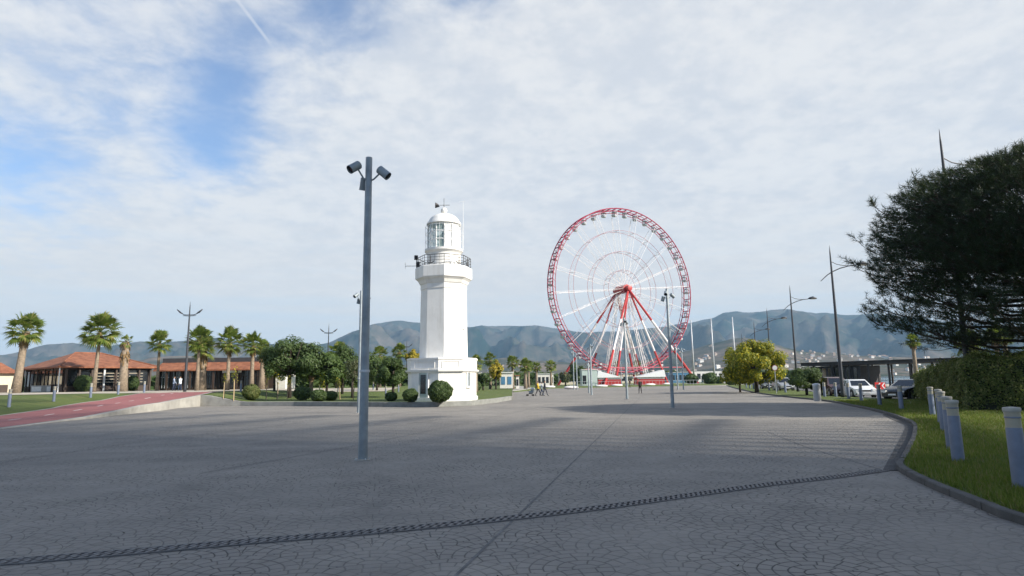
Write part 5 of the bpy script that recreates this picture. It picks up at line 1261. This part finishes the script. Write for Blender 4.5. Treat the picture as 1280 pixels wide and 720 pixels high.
# ------------------------------------------------------------------ cars
def car(loc, rz, paint, label, L=4.2, W=1.75, H_=1.5, kind='hatch', name='parked_car'):
    root = empty(name, loc, rz, label, 'car', 'cars parked along the right-hand road')
    hb = .92*H_/1.5 if kind != 'suv' else .98; hood = .88 if kind != 'suv' else 1.0
    if kind == 'suv': H_ = 1.72
    # stations: x, top z, half-width low, half-width roof (x forward)
    if kind == 'sedan': top = [(-L/2, .78), (-L/2+.08, .95), (-L/2+.55, 1.0), (-L/2+1.15, H_-.06), (-L/2+1.8, H_), (L/2-2.05, H_-.02), (L/2-1.2, 1.0), (L/2-.25, .84), (L/2, .62)]
    else: top = [(-L/2, .95), (-L/2+.1, H_-.35), (-L/2+.45, H_-.05), (-L/2+1.2, H_), (0.1, H_), (L/2-1.85, H_-.07), (L/2-1.15, hood+.08), (L/2-.25, hood-.10), (L/2, .66)]
    xs = sorted(set([a for a, b_ in top] + [L/2-.08, -L/2+.03])); belt = .93 if kind != 'suv' else 1.05
    def wb(x): k_ = abs(x)/(L/2); return W/2*(1-.10*k_**5)
    rings = []
    for x in xs:
        zt = interp(top, x); zb_ = .24 + (.12 if abs(x) > L/2-.1 else 0); zbelt = min(belt, zt-.04); wr = wb(x)*(.995 if zt <= belt+.1 else lerp(.95, .76, min(1, (zt-belt)/.5)))
        w0 = wb(x); r_ = [(x, -w0*.96, zb_), (x, -w0, zb_+.2), (x, -w0*.985, zbelt), (x, -wr, zt-.03), (x, -wr*.85, zt), (x, wr*.85, zt), (x, wr, zt-.03), (x, w0*.985, zbelt), (x, w0, zb_+.2), (x, w0*.96, zb_)]
        rings.append(r_)
    b_ = MB(); n = 10; vs = [p for r_ in rings for p in r_]; fs = [(i*n+j, i*n+(j+1) % n, (i+1)*n+(j+1) % n, (i+1)*n+j) for i in range(len(rings)-1) for j in range(n)]
    fs += [tuple(range(n))[::-1], tuple((len(rings)-1)*n+j for j in range(n))]; b_.add(vs, fs); b_.build('body', paint, root, smooth=35)
    def surf(x, f_):  # point on the side glass band between belt and roof
        zt = interp(top, x)-.03; zbelt = min(belt, zt); wr = wb(x)*lerp(.95, .76, min(1, max(0, (zt+.03-belt)/.5))); return lerp(wb(x)*.985, wr, f_)+.006, lerp(zbelt, zt, f_)
    cab0, cab1 = (-L/2+.75 if kind == 'sedan' else -L/2+.35), L/2-1.45
    for sg, nm in ((1, 'l'), (-1, 'r')):
        for (u0, u1) in ((.05, .47), (.52, .93)):
            q = MB(); xa_, xb_ = lerp(cab0, cab1, u0), lerp(cab0, cab1, u1); P4 = []
            for x, f_ in ((xa_, .08), (xb_ + (.18 if u1 > .9 else 0), .08), (xb_ - (.1 if u1 > .9 else 0), .86), (xa_ + (.15 if u0 < .1 else 0), .86)): y, z = surf(x, f_); P4.append((x, sg*y, z))
            q.add(P4 if sg < 0 else P4[::-1], [(0, 1, 2, 3)]); q.build('side_window', M['glassdark'], root)
    def scr(x0_, x1_, nm, k_=.0):
        q = MB(); z0_, z1_ = interp(top, x0_), interp(top, x1_); nn_ = Vector((-(z1_-z0_), 0, (x1_-x0_))); nn_ = nn_ if nn_.z > 0 else -nn_; nn_.normalize(); o_ = nn_*.012
        w0_, w1_ = wb(x0_)*.80, wb(x1_)*.66
        q.add([Vector((x0_, -w0_, z0_))+o_, Vector((x0_, w0_, z0_))+o_, Vector((x1_, w1_, z1_))+o_, Vector((x1_, -w1_, z1_))+o_], [(0, 1, 2, 3)]); q.build(nm, M['glassdark'], root)
    if kind == 'sedan': scr(L/2-1.25, L/2-1.98, 'windscreen'); scr(-L/2+.62, -L/2+1.10, 'rear_window')
    else: scr(L/2-1.18, L/2-1.80, 'windscreen'); scr(-L/2+.11, -L/2+.42, 'rear_window')
    for sx_ in (L/2-.82, -L/2+.78):
        for sg in (1, -1):
            wh = empty('wheel', (sx_, sg*(W/2-.10), .32)); wh.parent = root; wh.empty_display_size = .1
            q = MB(); q.tube([(0, -.11, 0), (0, -.09, 0), (0, .09, 0), (0, .11, 0)], [.27, .325, .325, .27], 20); q.build('tyre', M['tyre'], wh, smooth=40)
            q = MB(); q.tube([(0, sg*.105, 0), (0, sg*.125, 0)], [.20, .17], 12); q.build('rim', M['alloy'], wh)
            q = MB(); q.tube([(sx_, sg*(W/2-.16), .34), (sx_, sg*(W/2+.004), .34)], [.40, .385], 20); q.build('wheel_arch', M['black'], root)
    for sg in (1, -1):
        q = MB(); q.box((L/2-.09, sg*W*.34, .66), (.2, .34, .16), sg*.2); q.build('headlight', M['lamp_glass'], root)
        q = MB(); q.box((-L/2+.04, sg*W*.38, .80), (.12, .2, .24)); q.build('tail_light', M['signred'], root)
        q = MB(); q.box((L/2-1.55, sg*(W/2+.06), .98), (.1, .2, .14)); q.build('wing_mirror', paint, root)
    q = MB(); q.box((L/2-.02, 0, .60), (.1, W*.36, .12)); q.build('grille', M['black'], root)
    q = MB(); q.box((L/2+.0, 0, .38), (.12, W*.82, .16)); q.build('bumper', M['black'] if kind == 'suv' else paint, root)
    q = MB(); q.box((L/2+.07, 0, .46), (.02, .52, .11)); q.build('number_plate', M['signwhite'], root)
    return root
P_white = plain('white_car_paint', (.66, .68, .70), .25, var=.02, coat=.6); P_dark = plain('dark_green_car_paint', (.035, .038, .035), .22, var=.02, coat=.6)
P_brown = plain('brown_car_paint', (.10, .055, .045), .25, var=.02, coat=.6); P_silver = plain('silver_car_paint', (.38, .40, .42), .3, metal=.3, var=.02, coat=.6)
c1 = at(1071, 485, 53); car((c1.x, 53, .02), R(-100), P_white, 'white hatchback parked facing the camera beside the verge', kind='hatch')
c2 = at(1044, 485, 56); car((c2.x, 56, .02), R(-103), P_brown, 'tall brown car parked left of the white hatchback', kind='suv', L=4.4)
c3 = at(1137, 485, 45.5); car((c3.x, 45.5, .02), R(-150), P_dark, 'dark sedan partly hidden by the hedge and bollards', kind='sedan', L=4.5)
c4 = at(979, 485, 80); car((c4.x, 80, .02), R(-98), P_silver, 'silver car glimpsed between the yellow tree and the round bush', kind='suv')
c5 = at(957, 485, 92); car((c5.x, 92, .02), R(-98), P_dark, 'dark car glimpsed under the yellow tree', kind='hatch')
# chevron sign
cs = at(1100, 480, 58); sgn = empty('chevron_sign', (cs.x, 58, .06), 0, 'red and white double chevron road sign beside the road', 'sign')
q = MB(); q.tube([(0, .04, 0), (0, .04, .9)], .03, 6); q.build('post', M['galv'], sgn)
q = MB(); q.box((0, 0, .82), (.95, .03, .62)); q.build('panel', M['signred'], sgn)
q = MB()
for x_ in (-.28, .12):
    for sg in (1, -1):
        q.add([(x_, -.022, .82), (x_+.22, -.022, .82+sg*.27), (x_+.34, -.022, .82+sg*.27), (x_+.12, -.022, .82)], [(0, 1, 2, 3) if sg < 0 else (3, 2, 1, 0)])
q.build('chevron', M['signwhite'], sgn)
rs = at(968.5, 461, 66); s2 = empty('round_sign', (rs.x, 66, .1), 0, 'round no-entry type sign on a post in the yellow tree', 'sign')
q = MB(); q.tube([(0, .03, 0), (0, .03, rs.z)], .03, 6); q.build('post', M['galv'], s2); q = MB(); q.tube([(0, .01, rs.z), (0, -.01, rs.z)], .30, 20); q.build('panel', plain('faded_red', (.22, .07, .07), .6), s2); q = MB(); q.tube([(0, -.012, rs.z), (0, -.016, rs.z)], .24, 20); q.build('face', M['galv'], s2)

# ------------------------------------------------------------------ long open shed at the quay
def shed():
    A, B = Vector((53.5, 112, .0)), Vector((74, 78, .0)); d_ = B-A; L_ = d_.length; u = d_.normalized(); nrm_ = Vector((-u.y, u.x, 0))
    if nrm_.x < 0: nrm_ = -nrm_
    rz_ = math.atan2(u.y, u.x); root = empty('quay_pavilion', A, rz_, 'long open-sided dark pavilion on the quay behind the parked cars', 'pavilion')
    zr = zfor(1060, 452, 104); dep = 7.0; sg = 1 if (Matrix.Rotation(rz_, 3, 'Z') @ Vector((0, 1, 0))).dot(nrm_) > 0 else -1
    q = MB(); q.box((L_/2+6, sg*dep/2, zr-.25), (L_+16, dep+1.5, .5)); q.box((L_/2+6, sg*dep/2, zr+.04), (L_+17, dep+2.2, .1)); q.build('roof', M['darkroof'], root)
    n_ = 16
    for i in range(n_+1):
        for yy_ in (0, sg*dep):
            q = MB(); q.box((i*(L_+12)/n_, yy_, (zr-.5)/2), (.24, .24, zr-.5)); q.build('post', M['darkroof'], root)
    q = MB()
    for z_ in (.5, 1.0, 1.5): q.tube([(0, sg*dep, z_), (L_+12, sg*dep, z_)], .04, 4)
    for i in range(90): q.tube([(i*.5, sg*dep, 0), (i*.5, sg*dep, 1.5)], .02, 3, cap=False)
    q.build('railing', M['darkmetal'], root)
    q = MB(); q.box((3.5, sg*dep*.5, zr*.45), (9, dep-1, zr*.8)); q.build('kiosk_wall', M['darkroof'], root)
    for i in range(8):
        q = MB(); q.box((-.6+i*1.1, sg*.45, zr*.5), (.7, .05, zr*.55)); q.build('window', M['glassdark'], root)
shed()

# ------------------------------------------------------------------ people
def person(loc, rz, label, top, legs, h=1.72, stride=.25, arm=.3, hair=(.02, .015, .01), bag=None, name='person', crouch=0):
    root = empty(name, loc, rz, label, 'person')
    s_ = h/1.72; J = {}
    def j(k_, x, y, z, r_): J[k_] = (Vector((x, y, z))*s_, r_*s_)
    hipz = .90 - crouch*.5
    j('pelvis', 0, 0, hipz, .135); j('waist', .0, 0, hipz+.18, .125); j('chest', .02, 0, hipz+.40, .15); j('neckb', .02, 0, hipz+.56, .07); j('neck', .03, 0, hipz+.61, .052); j('head', .045, 0, hipz+.72, .088); j('crown', .04, 0, hipz+.79, .062)
    for sg, sn in ((1, 'l'), (-1, 'r')):
        st_ = stride*sg
        j('hip'+sn, 0, .09*sg, hipz-.05, .095); j('knee'+sn, st_*.55+.06+crouch*.35, .10*sg, .48-crouch*.05, .062); j('ankle'+sn, st_*1.15-.02*abs(st_), .095*sg, .085, .042); j('toe'+sn, st_*1.15+.17, .11*sg, .035, .035)
        j('sh'+sn, .0, .185*sg, hipz+.50, .062); j('elb'+sn, -arm*sg*.35, .235*sg, hipz+.22, .043); j('wr'+sn, -arm*sg*.6+.12, .23*sg, hipz-.01, .030); j('hand'+sn, -arm*sg*.6+.15, .23*sg, hipz-.09, .034)
    E = [('pelvis', 'waist'), ('waist', 'chest'), ('chest', 'neckb'), ('neckb', 'neck'), ('neck', 'head'), ('head', 'crown')]
    for sn in 'lr': E += [('pelvis', 'hip'+sn), ('hip'+sn, 'knee'+sn), ('knee'+sn, 'ankle'+sn), ('ankle'+sn, 'toe'+sn), ('chest', 'sh'+sn), ('sh'+sn, 'elb'+sn), ('elb'+sn, 'wr'+sn), ('wr'+sn, 'hand'+sn)]
    keys = list(J); me = bpy.data.meshes.new('body'); me.from_pydata([tuple(J[k_][0]) for k_ in keys], [(keys.index(a), keys.index(b_)) for a, b_ in E], [])
    o = bpy.data.objects.new('body', me); col.objects.link(o)
    md = o.modifiers.new('skin', 'SKIN'); sv = me.skin_vertices[0].data
    for i, k_ in enumerate(keys): sv[i].radius = (J[k_][1], J[k_][1]); sv[i].use_root = (k_ == 'pelvis')
    ss = o.modifiers.new('sub', 'SUBSURF'); ss.levels = 1; ss.render_levels = 1
    bpy.context.view_layer.update(); dg = bpy.context.evaluated_depsgraph_get(); m2 = bpy.data.meshes.new_from_object(o.evaluated_get(dg))
    o.modifiers.clear(); o.data = m2; o.parent = root; m2.materials.clear()
    skin = M.setdefault('skin', plain('skin', (.45, .26, .18), .6)); mt = plain('jacket_cloth', top, .9); ml = plain('trouser_cloth', legs, .9); ms = M.setdefault('shoe', plain('shoe_leather', (.02, .02, .02), .6))
    for mm in (skin, mt, ml, ms): m2.materials.append(mm)
    for p in m2.polygons:
        c = p.center/s_; hand = min((c - J['hand'+sn][0]/s_).length for sn in 'lr') < .075
        p.material_index = 0 if (c.z > hipz+.58 or hand) else 3 if c.z < .09 else 2 if (c.z < hipz-.02 and abs(c.y) < .2) else 1; p.use_smooth = True
    hr = MB(); hc = J['head'][0]
    hr.lathe([(.095*s_*math.cos(q/6*math.pi/2), .02+.115*s_*math.sin(q/6*math.pi/2)) for q in range(6)]+[(.004, .135*s_)], 12, (hc.x-.015, hc.y, hc.z)); hm_ = plain('hair', hair, .8); hr.build('hair', hm_, root, smooth=True)
    fg = MB()
    for sn, sg in (('l', 1), ('r', -1)):
        hd = J['hand'+sn][0]
        for k_, (dx, ln_) in enumerate(((-.024, .065), (-.008, .075), (.008, .08), (.024, .07))): fg.tube([hd+Vector((dx, 0, -.01)), hd+Vector((dx*1.2+.01, -.01*sg, -.02-ln_*.5)), hd+Vector((dx*1.2+.02, -.02*sg, -.02-ln_))], [.009, .008, .006], 5)
        fg.tube([hd+Vector((.025, 0, .01)), hd+Vector((.055, -.01*sg, -.03))], [.011, .008], 5)
    fg.build('fingers', skin, root)
    if bag:
        q = MB(); q.box((-.2, 0, hipz+.36), (.16, .30, .40), 0, .85); q.build('backpack', plain('backpack_cloth', bag, .9), root)
    return root
def ppos(px, py): return gp(px, py)
person(ppos(672.5, 495), R(-20), 'person walking in a yellow jacket and black trousers', (.55, .36, .03), (.02, .02, .025), h=1.7, stride=.28)
person(ppos(677, 494.7), R(-15), 'person in a pale grey top walking between two others', (.30, .33, .38), (.03, .05, .10), h=1.62, stride=-.24)
person(ppos(681, 494.8), R(-20), 'person in black clothes at the right of the strolling group', (.02, .022, .03), (.025, .03, .045), h=1.78, stride=.26)
person(ppos(800.5, 492), R(95), 'lone walker in black crossing the plaza before the wheel', (.02, .018, .018), (.03, .022, .025), h=1.76, stride=.2)
person(ppos(782.5, 484.5), R(20), 'distant walker left of the central pole base', (.03, .03, .03), (.03, .03, .04), stride=.2)
person(ppos(787.5, 484.5), R(200), 'distant walker in brown right of the central pole base', (.12, .05, .04), (.05, .03, .03), stride=.2)
person(ppos(895.5, 479.8), R(90), 'distant walker in black near the yellow tree', (.02, .02, .02), (.02, .02, .03), h=1.8, stride=.15)
person(ppos(899, 479.6), R(90), 'distant walker in white near the yellow tree', (.6, .6, .6), (.2, .2, .22), h=1.7, stride=.15)
a_ = at(217, 485, 74); person((a_.x, 74, 1.14), R(20), 'person in pale blue shirt by the shop windows, left of two', (.35, .42, .55), (.03, .04, .08), stride=.1)
a_ = at(225, 485, 74); person((a_.x, 74, 1.14), R(160), 'person in white shirt and dark jeans by the shop windows', (.55, .60, .68), (.03, .05, .10), stride=.1)
# pushchair beside the strolling group
sp_ = ppos(663, 495); pc = empty('pushchair', sp_, R(10), 'grey pushchair standing left of the strolling group', 'pushchair')
q = MB(); q.tube([(-.75, 0, .98), (-.55, 0, .9), (.30, 0, .12)], .025, 5); q.tube([(.45, 0, .85), (0, 0, .45), (-.35, 0, .1)], .025, 5); q.tube([(-.75, -.22, .98), (-.75, .22, .98)], .03, 5); q.build('frame', M['black'], pc)
q = MB(); q.tube([(-.15, 0, .40), (.12, 0, .42), (.30, 0, .62), (.42, 0, .92)], [.18, .22, .22, .16], 10); q.build('seat', M['lampgrey'], pc, smooth=True)
q = MB(); q.lathe([(.3, 0), (.24, .18), (.05, .26)], 12, (.30, 0, .72)); q.build('hood', M['galv'], pc, smooth=True)
for x_ in (.30, -.35):
    for y_ in (-.25, .25):
        q = MB(); q.tube([(x_, y_-.02, .11), (x_, y_+.02, .11)], .11, 14); q.build('wheel', M['tyre'], pc)

# ------------------------------------------------------------------ far background: tree belt and hillside town
def tree_belt(name, pts, hmin, hmax, n, label, z=.0):
    C = []; N = []
    for i in range(n):
        k_ = random.uniform(0, len(pts)-1.001); a, b_ = pts[int(k_)], pts[int(k_)+1]; p = a.lerp(b_, k_-int(k_)); hh = lerp(hmin, hmax, .5+.5*noise.noise((p.x*.05, p.y*.05, 1))+.2*noise.noise((p.x*.25, p.y*.1, 7)))
        C.append((p.x+random.uniform(-1, 1), p.y+random.uniform(-5, 5), z+hh*random.uniform(0, 1)**.7)); 
    C = np.array(C); N = rand_unit(n)+np.array([0, -.3, .5]); N /= np.linalg.norm(N, axis=1)[:, None]
    tag(npmesh(name, leaves(C, N, .75, .8), 4, M['dark_leaf']), label, 'wood', kind='stuff')
tree_belt('far_trees', [at(250, 475, 180), at(400, 475, 180), at(560, 475, 230), at(720, 475, 270), at(900, 475, 330), at(1010, 475, 330)], 2.5, 6.5, 15000, 'distant belt of dark trees along the horizon behind the plaza')
tree_belt('park_trees', [at(345, 475, 112), at(400, 475, 112), at(470, 475, 116), at(545, 475, 120)], 1.5, 4.6, 9000, 'mixed trees of the park between the annex and the lighthouse', .8)
tree_belt('grove', [at(-150, 475, 130), at(60, 475, 130), at(330, 475, 130), at(420, 475, 130)], 1.5, 4.0, 6000, 'dark trees behind the restaurant and shops', 1.0)
rfm = plain('far_roof', (.30, .20, .15), .9, var=.3); houses = []; hmx = [plain('far_wall_white', (.62, .60, .56), .8), plain('far_wall_tan', (.42, .34, .27), .8)]; hp_ = []
for wm, wd, dp_, hh in ((hmx[0], 13, 9, 7), (hmx[1], 10, 9, 6), (hmx[0], 10, 8, 15), (hmx[0], 20, 9, 10)):
    q = MB(); q.box((0, 0, hh/2-2), (wd, dp_, hh+4)); q.cur = 1; q.add([(-wd/2-.5, -dp_/2-.5, hh), (wd/2+.5, -dp_/2-.5, hh), (wd/2+.5, dp_/2+.5, hh), (-wd/2-.5, dp_/2+.5, hh), (-wd/2+2, 0, hh+2.6), (wd/2-2, 0, hh+2.6)], [(0, 1, 5, 4), (1, 2, 5), (2, 3, 4, 5), (3, 0, 4), (3, 2, 1, 0)])
    q.cur = 2
    for i in range(3): q.box((-wd/2+(i+.5)*wd/3, -dp_/2-.05, hh*.55), (1.6, .2, 1.8))
    hp_.append(q.v and (q, wm))
vv = hillo.data.vertices; cand = [v.co.copy() for v in vv if 3 < v.co.z < 150 and 1500 < v.co.length < 2350]
random.shuffle(cand); protos = []; k_ = 0
for c in cand:
    az = c.x/c.y; px = 640 + az*F
    if not (40 < px < 1275): continue
    dens = .95 if px > 860 else .25 if px > 560 else .3
    if c.z > 75 and random.random() < .7: continue
    if random.random() > dens: continue
    i = random.choice((0, 0, 1, 0, 2, 3)) if c.z < 30 else random.choice((0, 1))
    if len(protos) < 4:
        i = len(protos); q, wm = hp_[i]; o = q.build('hill_house', [wm, rfm if i in (0, 1) else wm, M['glassdark']]); protos.append(o)
    else: o = protos[i].copy(); col.objects.link(o)
    o.location = (c.x+random.uniform(-9, 9), c.y+random.uniform(-9, 9), c.z); o.rotation_euler = (0, 0, random.uniform(-.6, .6)); sc_ = random.uniform(.45, .95); o.scale = (sc_, sc_, sc_)
    tag(o, 'tiny pale house of the town scattered over the far green foothills', 'house', 'houses of the far hillside town'); k_ += 1
    if k_ >= 290: break
print('houses', k_)

# ------------------------------------------------------------------ unseen tower added off to the right so that its shadow covers the near plaza
def shade_caster():
    u = Vector((math.sin(R(SUN_AZ)), -math.cos(R(SUN_AZ)), 0)); v = Vector((-u.y, u.x, 0))   # v: towards lit side (+)
    if v.y < 0: v = -v
    e0 = Vector((1.5, 24.0, 0)) + u*88    # shadow edge line passes near the given plaza point
    rz_ = math.atan2(v.y, v.x)
    root = empty('shade_tower', e0, rz_, 'unseen tower added behind and right of the camera to shade the near plaza', 'building')
    H_ = 78; W = 52
    q = MB(); q.box((-W/2-7, 8, H_/2), (W, 16, H_)); q.build('shade_block', M['white_wall'], root)
    q = MB()
    nl_ = 13
    for i in range(nl_):   # slats added beside the tower, thinning outwards to soften its shadow edge
        x = -7 + i*1.1 + .3; wd = lerp(1.0, .14, i/(nl_-1)); q.box((x, 1, H_/2), (wd, .3, H_))
    q.build('soft_edge_slats', M['whitemetal'], root)
    q = MB()
    for k_ in range(19): q.box((-.2, 1.2, 2+k_*4.1), (14, 1.0, .16))
    q.build('slat_slab', M['white_wall'], root)  # slabs across the added slats, part of the same shadow edge
    for k_ in range(18):
        q = MB(); q.box((-W/2-7, -.02, 4+k_*4.1), (W-3, .08, 1.9)); q.build('window', M['glassdark'], root)
shade_caster()
